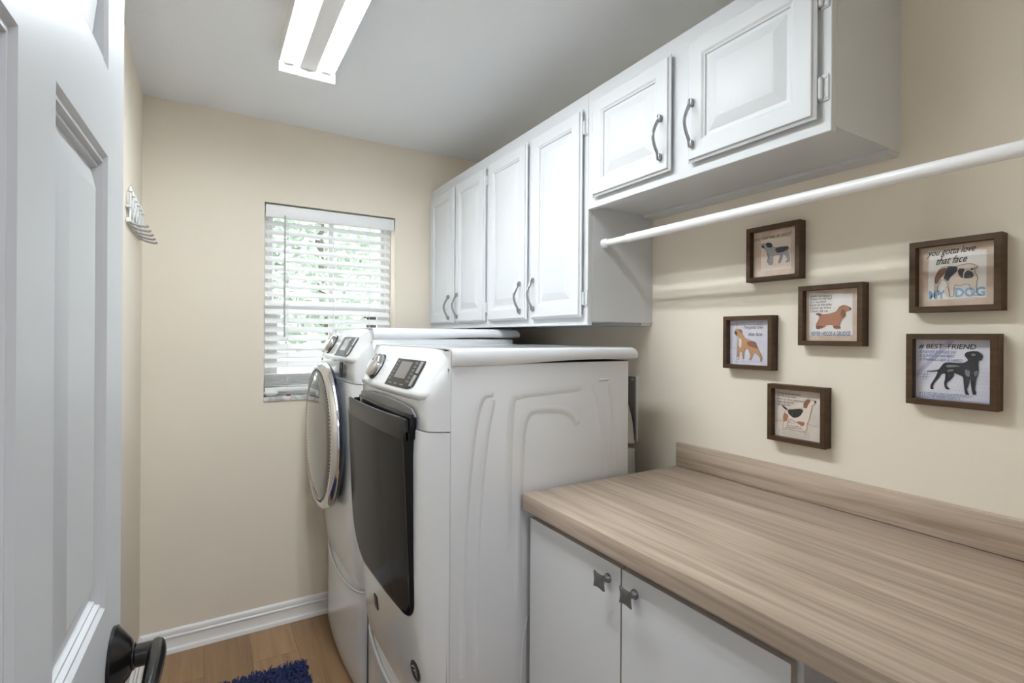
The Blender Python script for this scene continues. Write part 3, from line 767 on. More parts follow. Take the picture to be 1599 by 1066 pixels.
    for sa, sb in ((0.016, 0.050), (0.056, 0.092)):
        b = bm_()
        P = [face(sa, d0+0.008, 0.001), face(sa, d0+0.026, 0.001), face(sb, d0+0.026, 0.001), face(sb, d0+0.007, 0.001)]
        Q = [p+nrm*0.003 for p in P]; loft(b, [P, Q]); obj('button', b, M['satin'], dp)
    return t, z0

def pedestal(yc, top, label):
    ya, yb = yc-MW, yc+MW
    t = thing('pedestal', (0.86, yc, 0), label, 'pedestal', 'storage pedestals under the laundry machines')
    px = lambda u, z: 0.497+0.020*u*u+0.028*abs(u)**14 + (0.004 if z < 0.02 else 0)
    b = bm_(); box(b, (SEAM+0.006, ya, 0.0), (BACK, yb, top-0.002), 0.004, 2); obj('body', b, M['enamel'], t)
    arch = lambda u: top-0.010-0.045*(1-abs(u)**2.2)
    # drawer front, its top edge dips into a wide finger scoop
    b = bm_(); rings = []
    for k in range(9):
        f = k/8
        rings.append([Vector((px(u, 0.012+f)+(0.006 if k in (0, 8) else 0), yc+u*MW, 0.012+(arch(u)-0.012)*f)) for u in US]+[Vector((SEAM+0.004, yb, 0.012+(arch(1)-0.012)*f)), Vector((SEAM+0.004, ya, 0.012+(arch(1)-0.012)*f))])
    loft(b, rings); obj('drawer', b, M['plasticw'], t, ang=40)
    dr = t.children[-1]
    b = bm_()
    tube(b, [(px(u, 0.2)+0.002, yc+u*MW*0.985, arch(u)+0.001) for u in [i/20 for i in range(-20, 21)]], 0.006, 8); obj('drawer_lip', b, M['plasticw'], dr)
    b = bm_()
    box(b, (SEAM-0.012, ya+0.006, 0.02), (SEAM+0.006, yb-0.006, top-0.004)); obj('scoop', b, M['plasticg'], t)
    return t

wz = 0.0
washer, z0 = machine('washing_machine', 'white front load washer with a black square door, nearest the worktop', 'washing machine', 1.560, 0.0, 'washer')
pedestal(1.560, 0.372, 'white drawer pedestal under the washer with the black door')
YD, DZ = 2.285, 0.0625
dryer, z1 = machine('tumble_dryer', 'white tumble dryer with a round chrome ringed door by the window', 'dryer', YD, DZ, 'dryer')
pedestal(YD, 0.372+DZ, 'white drawer pedestal under the round door dryer by the window')

# washer door ------------------------------------------------------
YW = 1.560
dy0, dy1, dz0, dz1 = 1.288, 1.862, 0.646, 1.152
def door_outline(n=10):
    pts = []
    def arc(cy, cz, r, a0, a1, rz=None):
        for k in range(n+1):
            a = math.radians(a0+(a1-a0)*k/n); pts.append((cy+r*math.cos(a), cz+(rz or r)*math.sin(a)))
    arc(dy1-0.165, dz0+0.165, 0.165, 0, -90)
    for k in range(1, 6): pts.append((dy1-0.165+(dy0+0.05-(dy1-0.165))*k/6, dz0+0.004*math.sin(PI*k/6)))
    arc(dy0+0.05, dz0+0.055, 0.05, -90, -180, 0.055)
    for k in range(1, 8): pts.append((dy0, dz0+0.055+(dz1-dz0-0.055)*k/8))
    for k in range(0, 9): pts.append((dy0+(dy1-dy0)*k/8, dz1))
    for k in range(1, 8): pts.append((dy1, dz1+(dz0+0.165-dz1)*k/8))
    return pts
def dsurf(y, z):
    u = (y-(dy0+dy1)/2)/((dy1-dy0)/2); f = (z-dz0)/(1.185-dz0)
    return 0.452-0.026*f+(0.016 if u < 0 else 0.006)*u*u+0.010*max(0, 0.15-f)**1
out = door_outline(); oc = ((dy0+dy1)/2, 0.92)
def ring(s, off, flat=None):
    r = []
    for y, z in out:
        yy = oc[0]+(y-oc[0])*s; zz = oc[1]+(z-oc[1])*s
        r.append(Vector((flat if flat else dsurf(yy, zz)+off, yy, zz)))
    return r
wd = None
b = bm_(); loft(b, [ring(0.945, 0, 0.490), ring(1.0, 0.012), ring(1.0, 0.006), ring(0.985, 0.001), ring(0.955, 0.001), ring(0.95, 0.005)], cap=True)
wd = obj('door', b, M['blackgloss'], washer, ang=45)
b = bm_(); loft(b, [ring(s, 0.0015+(0.004 if s == 0.958 else 0)) for s in (0.958, 0.956, 0.9, 0.75, 0.6, 0.45, 0.3, 0.15, 0.04)], cap=True)
obj('door_glass', b, M['blackglass'], wd, ang=60)
b = bm_(); rows = []
N = 24
for za_, zb_ in ((1.128, 1.190),):
    rings = []
    for k in range(N+1):
        y = dy0+(dy1-dy0)*k/N
        e = 0.004 if k in (0, N) else 0
        rings.append([Vector((dsurf(y, zz)+o+e, y, zz-(e if zz > 1.15 else 0))) for zz, o in ((1.130, 0.0035), (1.133, 0.0), (1.160, -0.0005), (1.183, 0.0), (1.1885, 0.002), (1.190, 0.006), (1.187, 0.009), (1.152, 0.009), (1.130, 0.009))])
    loft(b, rings)
obj('handle_band', b, M['charcoal'], wd, ang=40)
b = bm_(); rings = []
for k in range(25):
    y = dy0+0.004+(dy1-dy0-0.008)*k/24; x = front_x((y-YW)/MW, 1.17, 0.372)
    rings.append([Vector((x-0.0075, y, 1.130)), Vector((x-0.0075, y, 1.193)), Vector((x-0.006, y, 1.196)), Vector((x+0.004, y, 1.196)), Vector((x+0.004, y, 1.130))])
loft(b, rings)
box(b, (0.461, dy0+0.002, 1.130), (0.480, dy0+0.014, 1.192), 0.004, 2); box(b, (0.455, dy1-0.014, 1.130), (0.476, dy1-0.001, 1.185), 0.004, 2)
obj('handle_rim', b, M['blackgloss'], wd)
b = bm_(); box(b, (0.446, dy0+0.012, 1.148), (0.468, dy1-0.012, 1.1535)); obj('handle_pocket', b, M['matteblack'], wd)
b = bm_(); lathe(b, [(0.013, 0), (0.013, 0.010), (0.010, 0.012), (0.009, 0.006), (0, 0.006)], axis((0.446, YW+0.02, 1.150), (0, 0, 1)), 28); obj('latch', b, M['satin'], wd)
# grey dispenser hollow over the door
b = bm_(); rings = []
for k in range(25):
    y = 1.285+(1.835-1.285)*k/24; u = (y-YW)/MW; e = math.sin(PI*min(1, max(0, k/24)))**0.25 if 0 < k < 24 else 0.0
    h0, h1 = 1.190, 1.190+0.030*e+0.003
    x = front_x(u, 1.17, 0.372)-0.0008
    rings.append([Vector((x+0.004, y, h0)), Vector((x-0.0006, y, h0)), Vector((x-0.0006, y, h1)), Vector((x+0.004, y, h1))])
loft(b, rings); dd = obj('dispenser_recess', b, M['plasticg'], washer)
for y, w in ((1.40, 0.05), (1.52, 0.02), (1.58, 0.02), (1.68, 0.06)):
    u = (y-YW)/MW; x = front_x(u, 1.17, 0.372)-0.003
    b = bm_(); poly(b, [(x, y, 1.202), (x, y+w, 1.202), (x, y+w, 1.211), (x, y, 1.211)])
    obj('recess_label', b, M['inklight'], dd, smooth=False)
# badge under the door and round sticker
def surf_patch(name, yq, zq, build, m, parent, z0_):
    u = (yq-YW)/MW
    p = Vector((front_x(u, zq, z0_), yq, zq)); e = 0.004
    ty = Vector((front_x((yq+e-YW)/MW, zq, z0_)-front_x((yq-e-YW)/MW, zq, z0_), 2*e, 0)).normalized()
    tz = Vector((front_x(u, zq+e, z0_)-front_x(u, zq-e, z0_), 0, 2*e)).normalized()
    n = ty.cross(tz); n = -n if n.x > 0 else n
    b = bm_(); build(b, lambda a, c, o=0.0012: p - ty*a + tz*c + n*o)     # a runs to the right as seen
    return obj(name, b, m, parent, smooth=False)
def disc(b, pl):
    rows = [[b.verts.new(pl(r*math.cos(2*PI*k/32), r*math.sin(2*PI*k/32), o)) for k in range(32)] for r, o in ((0.0275, 0.0), (0.0275, 0.0010), (0.026, 0.0014))]
    for a, c in zip(rows[:-1], rows[1:]):
        for i in range(32): b.faces.new((a[i], a[(i+1) % 32], c[(i+1) % 32], c[i]))
    b.faces.new(rows[-1])
    for r0, r1, a0, a1 in ((0.0165, 0.0235, 0.25, 0.55), ):
        pass
    # pale swoosh mark: two curved strokes and a dot row round the rim
    for (cx, cy, r, w, a0, a1) in ((-0.002, -0.010, 0.020, 0.0045, 40, 150), (0.000, -0.014, 0.014, 0.004, 30, 140), (0.004, -0.014, 0.007, 0.003, -20, 130)):
        for k in range(10):
            q0 = math.radians(a0+(a1-a0)*k/10); q1 = math.radians(a0+(a1-a0)*(k+1)/10); ww = w*math.sin(PI*(k+0.5)/10)
            f = poly(b, [pl(cx+r*math.cos(q0), cy+r*math.sin(q0), 0.0019), pl(cx+r*math.cos(q1), cy+r*math.sin(q1), 0.0019), pl(cx+(r+ww)*math.cos(q1), cy+(r+ww)*math.sin(q1), 0.0019), pl(cx+(r+ww)*math.cos(q0), cy+(r+ww)*math.sin(q0), 0.0019)], 1)
    for k in range(22):
        q = math.radians(20+k*14.5); r = 0.0235
        poly(b, [pl(r*math.cos(q)-0.0008, r*math.sin(q)-0.0008, 0.0019), pl(r*math.cos(q)+0.0008, r*math.sin(q)-0.0008, 0.0019), pl(r*math.cos(q)+0.0008, r*math.sin(q)+0.0008, 0.0019), pl(r*math.cos(q)-0.0008, r*math.sin(q)+0.0008, 0.0019)], 1)
surf_patch('sticker', 1.307, 0.505, disc, [M['k_black'], M['p_white']], washer, 0.372)
def badge(b, pl):
    P = [pl(-0.016, -0.021, 0), pl(0.016, -0.021, 0), pl(0.016, 0.021, 0), pl(-0.016, 0.021, 0)]
    Q = [pl(-0.016, -0.021, 0.003), pl(0.016, -0.021, 0.003), pl(0.016, 0.021, 0.003), pl(-0.016, 0.021, 0.003)]
    loft(b, [P, Q])
    for a, c, w, h in ((-0.010, 0.004, 0.003, 0.012), (-0.004, 0.002, 0.003, 0.014), (0.002, 0.004, 0.003, 0.012), (0.008, 0.002, 0.003, 0.013), (-0.012, -0.014, 0.024, 0.002), (-0.012, -0.008, 0.018, 0.002)):
        poly(b, [pl(a, c, 0.0034), pl(a+w, c, 0.0034), pl(a+w, c+h, 0.0034), pl(a, c+h, 0.0034)], 1)
bd = surf_patch('badge', 1.64, 0.545, badge, [M['dispblack'], M['inklight']], washer, 0.372)

# dryer door ---------------------------------------------------------
ZD = 0.984
mt = axis((0.450, YD, ZD), (-1, 0, 0))
b = bm_(); lathe(b, [(0.19, -0.035), (0.262, -0.014), (0.298, 0.0), (0.308, 0.010), (0.309, 0.018), (0.304, 0.026), (0.27, 0.032)], mt, 96, cap0=True, cap1=True); rd_ = obj('door', b, M['navy'], dryer, ang=50)
b = bm_(); lathe(b, [(0.3105, 0.016), (0.3105, 0.022), (0.306, 0.033), (0.297, 0.041), (0.288, 0.0450), (0.281, 0.045), (0.278, 0.042)], mt, 96, cap0=False, cap1=False); obj('chrome_ring', b, M['chrome'], rd_, ang=60)
b = bm_(); lathe(b, [(0.279, 0.038), (0.276, 0.0425), (0.272, 0.0445), (0.267, 0.0445), (0.263, 0.040)], mt, 96, cap0=False, cap1=False); obj('inner_ring', b, M['satin'], rd_, ang=60)
b = bm_()
for k in range(120):
    a = 2*PI*k/120
    bmesh.ops.create_cube(b, size=1, matrix=mt @ Matrix.Rotation(a, 4, 'Z') @ Matrix.Translation((0.2715, 0, 0.0440)) @ Matrix.Diagonal((0.007, 0.005, 0.003, 1)))
obj('knurled_band', b, M['dispblack'], rd_, smooth=False)
b = bm_(); lathe(b, [(0.265, 0.038), (0.261, 0.0445), (0.22, 0.0505), (0.16, 0.056), (0.10, 0.0595), (0.05, 0.0615), (0.0, 0.062)], mt, 96, cap0=True); obj('door_glass', b, M['mirror'], rd_, ang=60)
YWs = YW
b = bm_()
yq, zq = 2.108, 1.268
xq = front_x((yq-YD)/MW, zq, 0.435)
pl = lambda a, c, o=0.0: Vector((xq-o, yq-a, zq+c))
P = [(-0.019, -0.030), (0.019, -0.030), (0.019, 0.030), (-0.019, 0.030)]
loft(b, [[pl(a, c, -0.002) for a, c in P], [pl(a, c, 0.004) for a, c in P]])
for a, c, w, h in ((-0.012, 0.006, 0.003, 0.018), (-0.009, 0.021, 0.008, 0.003), (0.004, 0.004, 0.003, 0.020), (0.004, 0.021, 0.010, 0.003), (0.004, 0.012, 0.010, 0.003), (0.011, 0.004, 0.003, 0.008), (-0.013, -0.022, 0.026, 0.002), (-0.013, -0.016, 0.020, 0.002)):
    poly(b, [pl(a, c, 0.0045), pl(a+w, c, 0.0045), pl(a+w, c+h, 0.0045), pl(a, c+h, 0.0045)], 1)
obj('badge', b, [M['dispblack'], M['inklight']], dryer, smooth=False)
# ------------------------------------------------------------------ framed dog prints (a = mm from the far edge, b = mm from the bottom)
ART = {"f1":{"body":[[38.0,101.5],[39.0,110.5],[49.0,107.5],[56.0,110.5],[69.0,106.5],[71.0,96.5],[81.0,92.5],[102.0,92.5],[117.0,91.5],[118.0,85.5],[115.0,78.5],[120.0,65.5],[122.0,49.5],[109.0,47.5],[115.0,54.5],[111.0,66.5],[102.0,73.5],[100.0,61.5],[94.0,47.5],[88.0,48.5],[92.0,61.5],[94.0,72.5],[73.0,71.5],[73.0,59.5],[71.0,46.5],[58.0,48.5],[64.0,60.5],[57.0,73.5],[53.0,86.5],[47.0,95.5]],"dark":[[77.0,91.5],[102.0,92.5],[117.0,91.5],[117.0,83.5],[102.0,77.5],[84.0,76.5]],"dark2":[[51.0,106.5],[56.0,110.5],[69.0,106.5],[71.0,96.5],[62.0,94.5],[53.0,99.5]],"dark3":[[37.0,101.5],[39.0,105.5],[46.0,102.5],[47.0,95.5],[41.0,96.5]],"inner":[[35.0,124.5],[124.0,116.5],[125.0,29.5],[36.0,30.5]],"leg":[[88.0,48.5],[94.0,47.5],[100.0,61.5],[102.0,71.5],[95.0,70.5],[92.0,60.5]],"leg2":[[53.0,84.5],[62.0,73.5],[60.0,52.5],[54.0,53.5],[57.0,69.5]]},"f2":{"body":[[36.0,83.0],[47.0,85.0],[54.0,80.0],[75.0,82.0],[89.0,87.0],[96.0,99.0],[106.0,103.0],[116.0,100.0],[124.0,94.0],[122.0,89.0],[110.0,86.0],[111.0,75.0],[105.0,70.0],[100.0,64.0],[96.0,50.0],[100.0,44.0],[83.0,44.0],[81.0,54.0],[65.0,54.0],[59.0,47.0],[40.0,42.0],[38.0,55.0],[45.0,66.0],[48.0,77.0]],"dark":[[101.0,93.0],[110.0,90.0],[110.0,75.0],[103.0,71.0],[98.0,79.0]],"dark2":[[36.0,83.0],[47.0,85.0],[54.0,80.0],[50.0,76.0]],"dark3":[[40.0,42.0],[38.0,52.0],[54.0,52.0],[59.0,47.0]],"leg":[[83.0,44.0],[81.0,51.0],[97.0,51.0],[100.0,44.0]],"eye":[[120.0,96.0],[124.0,94.0],[122.0,90.0],[120.0,92.0]],"inner":[[20.0,139.0],[126.0,130.0],[127.0,28.0],[21.0,26.0]]},"f3":{"body":[[27.0,106.0],[30.0,116.0],[42.0,119.0],[53.0,115.0],[56.0,100.0],[66.0,89.0],[85.0,83.0],[98.0,79.0],[100.0,73.0],[106.0,59.0],[119.0,36.0],[117.0,24.0],[112.0,24.0],[113.0,34.0],[95.0,52.0],[88.0,39.0],[83.0,26.0],[77.0,27.0],[82.0,39.0],[74.0,58.0],[67.0,62.0],[60.0,47.0],[60.0,30.0],[56.0,29.0],[53.0,51.0],[45.0,53.0],[43.0,27.0],[36.0,26.0],[39.0,59.0],[40.0,81.0],[43.0,96.0],[35.0,98.0]],"dark":[[27.0,106.0],[30.0,113.0],[37.0,109.0],[35.0,98.0]],"dark2":[[42.0,118.0],[53.0,115.0],[54.0,106.0],[46.0,109.0]],"dark3":[[67.0,79.0],[85.0,83.0],[98.0,79.0],[100.0,73.0],[106.0,59.0],[90.0,64.0],[74.0,68.0]],"white":[[43.0,94.0],[53.0,85.0],[50.0,61.0],[42.0,66.0]],"white2":[[36.0,26.0],[37.0,35.0],[43.0,35.0],[43.0,27.0]]},"f4":{"body":[[47.5,88.5],[58.5,89.5],[81.5,93.5],[93.5,98.5],[93.5,111.5],[102.5,122.5],[115.5,121.5],[126.5,119.5],[123.5,111.5],[114.5,106.5],[114.5,98.5],[110.5,81.5],[108.5,65.5],[101.5,56.5],[103.5,41.5],[93.5,34.5],[84.5,44.5],[89.5,55.5],[74.5,56.5],[58.5,64.5],[50.5,57.5],[48.5,40.5],[40.5,31.5],[34.5,32.5],[38.5,47.5],[37.5,67.5],[41.5,81.5]],"dark":[[47.5,87.5],[81.5,94.5],[93.5,92.5],[83.5,73.5],[66.5,66.5],[52.5,75.5]],"dark2":[[31.5,100.5],[50.5,89.5],[47.5,85.5],[36.5,91.5]],"tan":[[39.5,79.5],[52.5,73.5],[48.5,56.5],[38.5,53.5],[37.5,67.5]],"tan2":[[93.5,98.5],[93.5,111.5],[102.5,122.5],[112.5,119.5],[104.5,107.5],[101.5,97.5]],"tan3":[[74.5,60.5],[97.5,60.5],[93.5,47.5],[78.5,53.5]],"nose":[[121.5,119.5],[126.5,119.5],[124.5,113.5],[120.5,115.5]]},"f5":{"body":[[42.0,62.5],[42.0,76.5],[49.0,92.5],[56.0,98.5],[66.0,98.5],[78.0,96.5],[87.0,99.5],[98.0,100.5],[108.0,98.5],[115.0,92.5],[112.0,88.5],[109.0,90.5],[110.0,81.5],[115.0,69.5],[113.0,60.5],[112.0,49.5],[114.0,39.5],[120.0,33.5],[108.0,32.5],[104.0,40.5],[102.0,52.5],[99.0,58.5],[84.0,54.5],[77.0,58.5],[75.0,44.5],[75.0,33.5],[68.0,31.5],[68.0,39.5],[65.0,55.5],[63.0,65.5],[54.0,71.5],[50.0,64.5],[46.0,54.5],[47.0,42.5],[50.0,38.5],[41.0,38.5],[42.0,51.5]],"tan":[[42.0,62.5],[42.0,76.5],[49.0,92.5],[60.0,97.5],[63.0,88.5],[53.0,75.5],[46.0,62.5]],"dark":[[63.0,98.5],[81.0,96.5],[81.0,86.5],[69.0,74.5],[65.0,65.5],[56.0,73.5],[61.0,86.5]],"dark2":[[81.0,86.5],[84.0,91.5],[90.0,91.5],[93.0,88.5],[90.0,81.5],[90.0,69.5],[84.0,75.5]],"dark3":[[93.0,81.5],[99.0,87.5],[107.0,80.5],[108.0,73.5],[104.0,69.5],[91.0,69.5]],"eye":[[102.0,89.5],[107.0,90.5],[107.0,86.5],[104.0,86.5]],"ear":[[108.0,98.5],[115.0,92.5],[112.0,88.5],[109.0,91.5]],"leg":[[58.0,42.5],[61.0,55.5],[65.0,55.5],[68.0,35.5],[63.0,31.5]],"inner":[[30.0,136.5],[128.0,126.5],[128.0,27.5],[29.0,27.5]]},"f6":{"body":[[30.0,74.0],[43.0,75.0],[55.0,78.0],[59.0,85.0],[64.0,93.0],[72.0,95.0],[87.0,94.0],[98.0,95.0],[103.0,98.0],[105.0,102.0],[100.0,109.0],[99.0,111.0],[101.0,117.0],[110.0,120.0],[120.0,120.0],[124.0,117.0],[129.0,111.0],[126.0,101.0],[122.0,102.0],[121.0,92.0],[122.0,81.0],[121.0,72.0],[118.0,62.0],[117.0,51.0],[116.0,40.0],[119.0,31.0],[113.0,29.0],[111.0,39.0],[110.0,50.0],[109.0,62.0],[108.0,62.0],[106.0,50.0],[103.0,40.0],[105.0,32.0],[107.0,29.0],[101.0,28.0],[99.0,40.0],[98.0,53.0],[97.0,66.0],[89.0,70.0],[81.0,73.0],[81.0,66.0],[75.0,57.0],[69.0,51.0],[69.0,43.0],[75.0,37.0],[67.0,37.0],[64.0,49.0],[66.0,56.0],[67.0,71.0],[60.0,70.0],[55.0,60.0],[47.0,49.0],[44.0,40.0],[46.0,35.0],[40.0,35.0],[41.0,45.0],[45.0,53.0],[50.0,63.0],[54.0,75.0],[43.0,73.0]],"hi":[[66.0,89.0],[81.0,90.0],[93.0,87.0],[81.0,85.0],[69.0,84.0]],"hi2":[[99.0,82.0],[108.0,79.0],[107.0,65.0],[100.0,69.0]],"hi3":[[70.0,79.0],[80.0,81.0],[81.0,77.0],[69.0,74.0]],"hi4":[[114.0,77.0],[121.0,81.0],[120.0,72.0],[116.0,66.0]],"hi5":[[110.0,115.0],[117.0,115.0],[116.0,110.0],[110.0,110.0]]}}
FS = 0.1565
def soften(pts):
    """one round of corner cutting, so drawn outlines curve"""
    out = []; n = len(pts)
    for i in range(n):
        (a0, c0), (a1, c1) = pts[i], pts[(i+1) % n]
        out += [(a0*0.8+a1*0.2, c0*0.8+c1*0.2), (a0*0.2+a1*0.8, c0*0.2+c1*0.8)]
    return out
def inside(p, pts):
    r = False; n = len(pts)
    for i in range(n):
        (a0, c0), (a1, c1) = pts[i], pts[i-1]
        if (c0 > p[1]) != (c1 > p[1]) and p[0] < (a1-a0)*(p[1]-c0)/(c1-c0)+a0: r = not r
    return r
for k_ in ART:
    for n_ in ART[k_]:
        if n_ != 'inner': ART[k_][n_] = soften(ART[k_][n_])
def frame(key, yfar, zb, label, papm, cols, texts, extra=None):
    t = thing('picture_frame', (XR, yfar-FS/2, zb), label, 'framed picture', 'dark wood framed dog prints on the right wall')
    XF, XP = XR-0.031, XR-0.013
    w = 0.0125
    b = bm_()
    O = lambda a, c, x: Vector((x, yfar-a, zb+c))
    # four mitred bars as one moulding
    ringo = [(0, 0), (FS, 0), (FS, FS), (0, FS)]; ringi = [(w, w), (FS-w, w), (FS-w, FS-w), (w, FS-w)]
    e = 0.0008
    rows = []
    for ring, x, g in ((ringo, XR, 0), (ringo, XF+e, 0), (ringo, XF, e), (ringi, XF, -e), (ringi, XF+e, 0), (ringi, XR-0.008, 0)):
        cc = FS/2
        rows.append([O(cc+(a-cc)*(1-g/cc), cc+(c-cc)*(1-g/cc), x) for a, c in ring])
    vs = [[b.verts.new(p) for p in r] for r in rows]
    for a, c in zip(vs, vs[1:]+vs[:1]):
        for i in range(4):
            j = (i+1) % 4; b.faces.new((a[i], a[j], c[j], c[i]))
    obj('frame_moulding', b, M['frame'], t, ang=20)
    b = bm_(); box(b, (XP, yfar-FS+w-0.002, zb+w-0.002), (XR-0.006, yfar-w+0.002, zb+FS-w+0.002)); pr = obj('print', b, M[papm], t, smooth=False)
    P = lambda a, c, o: Vector((XP-o, yfar-a/1000, zb+c/1000))
    mats = []; bmk = bm_(); lay = [0.0]
    def mi(n):
        if n not in mats: mats.append(n)
        return mats.index(n)
    def shape(pts, n, lift):
        f = poly(bmk, [P(a, c, lift) for a, c in pts], mi(n)); return f
    if extra: extra(shape, P)
    lift = 0.0004
    for n, pts in ART[key].items():
        if n == 'inner': shape(pts, cols['inner'], 0.0002); continue
        lift += 0.00012
        shape(pts, cols[n], lift)
    # sketch outline round the body
    bp = ART[key]['body']; n_ = len(bp)
    ol = cols.get('line', 'k_dark')
    for i in range(n_):
        a0, c0 = bp[i]; a1, c1 = bp[(i+1) % n_]; dx, dy = a1-a0, c1-c0; L_ = math.hypot(dx, dy) or 1
        ox, oy = -dy/L_*0.4, dx/L_*0.4
        shape([(a0-ox, c0-oy), (a1-ox, c1-oy), (a1+ox, c1+oy), (a0+ox, c0+oy)], ol, lift+0.0003)
    # loose fur strokes inside the outline
    rnd = random.Random(len(bp)); hb = cols.get('hatch', ol); done = 0
    while done < 90:
        a, c = rnd.uniform(20, 135), rnd.uniform(20, 130)
        q = rnd.uniform(-0.5, 0.5) + (1.45 if c < 60 else 0.1); l_ = rnd.uniform(1.5, 4.0)
        e0 = (a+l_*math.cos(q), c+l_*math.sin(q))
        if inside((a, c), bp) and inside(e0, bp):
            ox, oy = -math.sin(q)*0.16, math.cos(q)*0.16
            shape([(a-ox, c-oy), (e0[0], e0[1]), (a+ox, c+oy)], hb, lift+0.0002); done += 1
    bmesh.ops.triangulate(bmk, faces=bmk.faces[:])
    obj('dog_drawing', bmk, [M[n] for n in mats], pr, smooth=False)
    i = 0
    while i < len(texts):                    # one mesh per block of lettering in one ink
        j = i+1
        while j < len(texts) and texts[j][4] == texts[i][4] and 0 < texts[j-1][2]-texts[j][2] < 25: j += 1
        b = bm_()
        for s, a, c, size, n, shear, xs, bold, tilt in texts[i:j]:
            text_faces(b, s, size, lambda x, y, a=a, c=c, k=tilt: P(a+x, c+y+k*x, 0.0009), 0, shear, bold, 'LEFT', xs)
        obj('lettering', b, M[texts[i][4]], pr, smooth=False); i = j
    return t
def bars(shape, lines, n, wd=0.5, lift=0.0003):
    for a0, c0, a1, c1 in lines:
        L_ = math.hypot(a1-a0, c1-c0); ox, oy = -(c1-c0)/L_*wd/2, (a1-a0)/L_*wd/2
        shape([(a0-ox, c0-oy), (a1-ox, c1-oy), (a1+ox, c1+oy), (a0+ox, c0+oy)], n, lift)

frame('f1', 0.931, 1.5675, 'small framed schnauzer print just below the white rod', 'p_tan',
      dict(body='k_salt', dark='k_dark', dark2='k_dark', dark3='k_dark', inner='k_cream', leg='k_grey', leg2='k_grey', hatch='k_grey'),
      [('you had me at woof', 14, 120, 16, 'k_script', 0.25, 0.84, 0.0, 0.02)],
      lambda s, P: bars(s, [(44, 45, 108, 46), (40, 24, 120, 26), (30, 30, 30, 110), (128, 28, 128, 118)], 'k_pale', 0.8))
frame('f2', 0.777, 1.387, 'framed brown cocker spaniel print, middle frame of the group', 'p_tan',
      dict(body='k_rust', dark='k_brown', dark2='k_brown', dark3='k_brown', leg='k_brown', eye='k_black', inner='p_white', line='k_brown'),
      [('Steals my slippers', 22, 127, 9, 'k_script', 0.25, 0.86, 0, -0.02), ('Sleeps on my bed', 22, 119.5, 9, 'k_script', 0.25, 0.86, 0, -0.01), ('Eats my food', 22, 111.5, 9, 'k_script', 0.25, 0.86, 0, 0),
       ('Barks all the time', 22, 103.5, 9, 'k_script', 0.25, 0.86, 0, 0), ('Chews my shoes', 22, 95.5, 9, 'k_script', 0.25, 0.86, 0, 0), ('Chases the cat', 22, 87.5, 9, 'k_script', 0.25, 0.86, 0, 0),
       ('NEVER HOLDS A GRUDGE', 26, 26, 15, 'k_blue', 0, 0.545, 0.25, 0.0)])
frame('f3', 1.007, 1.314, 'framed boxer dog print on pale lilac paper, leftmost of the six', 'p_lilac',
      dict(body='k_tan', dark='k_dark', dark2='k_brown', dark3='k_brown', white='k_cream', white2='k_cream', line='k_brown'),
      [('You gotta love', 56, 120, 13, 'k_script', 0.45, 0.80, 0, -0.02), ('that face', 72, 98, 15, 'k_script', 0.45, 0.85, 0, 0)],
      lambda s, P: (bars(s, [(34, 14, 34, 143), (37, 14, 37, 143)], 'k_dark', 0.5), bars(s, [(14, 20, 120, 22), (14, 40, 130, 42), (14, 60, 40, 61), (30, 22, 118, 23)], 'k_lilac', 0.7)))
frame('f4', 0.8625, 1.1215, 'framed tricolour beagle print, lowest frame above the worktop', 'p_cream',
      dict(body='k_cream', dark='k_black', dark2='k_black', tan='k_rust', tan2='k_brown', tan3='k_rust', nose='k_black', line='k_brown', hatch='k_tan'),
      [('My dog knows the best', 18, 130, 9, 'k_script', 0.2, 0.78, 0, -0.02), ('secrets of my heart', 18, 122, 9, 'k_script', 0.2, 0.78, 0, -0.02), ('Hears my every word and', 18, 114, 9, 'k_script', 0.2, 0.78, 0, -0.03),
       ('keeps my secrets', 18, 106, 9, 'k_script', 0.2, 0.78, 0, -0.02), ('and loves me', 18, 98, 9, 'k_script', 0.2, 0.78, 0, 0), ('FRIENDS', 22, 15, 22, 'k_pale', 0, 1.05, 0.0, 0.02)],
      lambda s, P: (bars(s, [(14, 56, 142, 56), (14, 53, 142, 52)], 'k_script', 0.5), bars(s, [(44, 40, 92, 43), (50, 38, 86, 40), (44, 44, 80, 46), (40, 34, 100, 33)], 'k_brown', 1.0)))
frame('f5', 0.526, 1.4645, 'framed bulldog print with blue block letters, upper right frame', 'p_tan',
      dict(body='k_cream', tan='k_brown', dark='k_dark', dark2='k_dark', dark3='k_dark', eye='k_black', ear='k_pale', leg='k_pale', inner='p_white', hatch='k_pale'),
      [('you gotta love', 28, 124, 20, 'k_black', 0.5, 0.70, 0.1, 0.03), ('that face', 42, 104, 22, 'k_black', 0.5, 0.70, 0.1, 0.03), ('MY', 30, 30, 25, 'k_skyblue', 0, 0.85, 0.9, 0.0), ('DOG', 76, 32, 25, 'k_skyblue', 0, 0.88, 0.9, 0.0)],
      lambda s, P: s([(82, 28), (118, 30), (108, 24), (90, 23)], 'k_pale', 0.0003))
def labextra(s, P):
    s([(14, 58), (82, 142), (70, 142), (14, 72)], 'k_lilac', 0.0002)
    for i in range(9):
        for j in range(9):
            a, c = 84+i*6.2+(j % 2)*3.1, 20+j*8
            if a < 139 and c < 92:
                s([(a-1.1, c), (a, c-1.1), (a+1.1, c), (a, c+1.1)], 'k_lilac', 0.0002)
    bars(s, [(18, 66, 38, 67), (18, 61, 38, 62), (26, 54, 30, 74), (31, 54, 35, 74)], 'k_blue', 0.8)
    bars(s, [(14, 14, 142, 14.5)], 'k_lilac', 2.5)
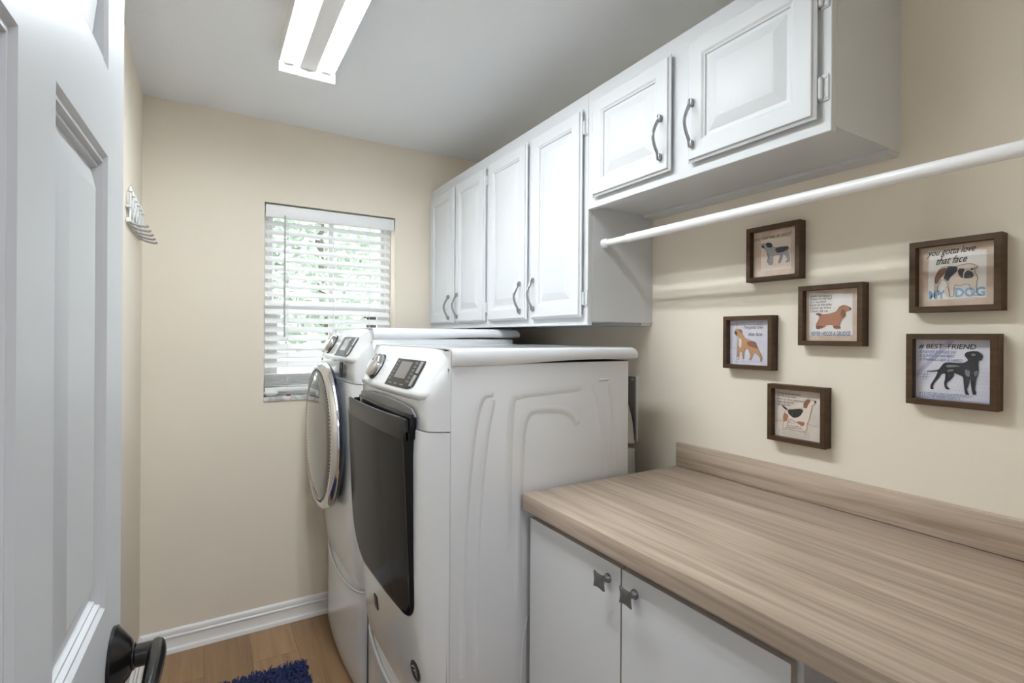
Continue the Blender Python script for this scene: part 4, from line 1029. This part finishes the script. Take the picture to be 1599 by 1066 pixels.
frame('f6', 0.531, 1.261, 'framed black labrador print on dotted lilac paper, lower right frame', 'p_lilac',
      dict(body='k_black', hi='k_sheen', hi2='k_sheen', hi3='k_sheen', hi4='k_sheen', hi5='k_sheen', hatch='k_sheen'),
      [('# BEST  FRIEND', 18, 124, 15, 'k_black', 0.2, 0.96, 0.1, 0.0), ('# NEVER JUDGES ME', 19, 113.5, 9, 'k_blue', 0.25, 0.80, 0, 0), ('# JUMPS IN MY BED', 19, 105, 9, 'k_blue', 0.25, 0.80, 0, 0), ('# THINKS I AM A HERO', 19, 96.5, 9, 'k_blue', 0.25, 0.80, 0, 0),
       ('# LOVES ME UNCONDITIONALLY', 19, 22, 8.5, 'k_blue', 0.25, 0.72, 0, 0), ('# LIKES ME MORE THAN U...', 19, 15.5, 8.5, 'k_blue', 0.25, 0.72, 0, 0)],
      labextra)
# ------------------------------------------------------------------ camera (level, slight roll, small vertical shift)
yaw, roll = math.radians(30.9427), math.radians(0.3794)
F = Vector((math.sin(yaw), math.cos(yaw), 0)); R = Vector((math.cos(yaw), -math.sin(yaw), 0)); U = Vector((0, 0, 1))
R2 = R*math.cos(roll)+U*math.sin(roll); U2 = U*math.cos(roll)-R*math.sin(roll)
cd = D.cameras.new('camera'); cam = D.objects.new('camera', cd); C.objects.link(cam)
m = Matrix((R2, U2, -F)).transposed().to_4x4(); m.translation = (0, 0, 1.4054); cam.matrix_world = m
cd.sensor_width = 36; cd.lens = 796.6139/1599*36; cd.shift_y = (525.185-533)/1599; cd.clip_start = 0.01
SC.camera = cam

# ------------------------------------------------------------------ light: sky through window, sun on the garden, tubes (emissive), added hall fill
w = D.worlds.new('sky'); SC.world = w; w.use_nodes = True
bg = w.node_tree.nodes['Background']; bg.inputs[0].default_value = (0.93, 0.97, 1.0, 1); bg.inputs[1].default_value = 3.0
sd = D.lights.new('sun', 'SUN'); sd.energy = 2.0; sd.angle = 0.02; sd.color = (1, 0.96, 0.88)
so = D.objects.new('sun', sd); C.objects.link(so); so.rotation_euler = (math.radians(38), math.radians(25), 0)
hl = D.lights.new('hall_fill', 'AREA'); hl.shape = 'DISK'; hl.size = 0.5; hl.energy = 22; hl.color = (0.96, 0.98, 1)  # added fill light in the unseen hall, lifts the shadows indoors
ho = D.objects.new('hall_fill', hl); C.objects.link(ho); ho.location = (0.25, -1.1, ZC-0.02)
SC.view_settings.view_transform = 'Standard'; SC.view_settings.look = 'None'
SC.view_settings.exposure = 0.25; SC.view_settings.gamma = 1; SC.view_settings.use_curve_mapping = False
SC.cycles.max_bounces = 10; SC.cycles.diffuse_bounces = 6; SC.cycles.sample_clamp_indirect = 6
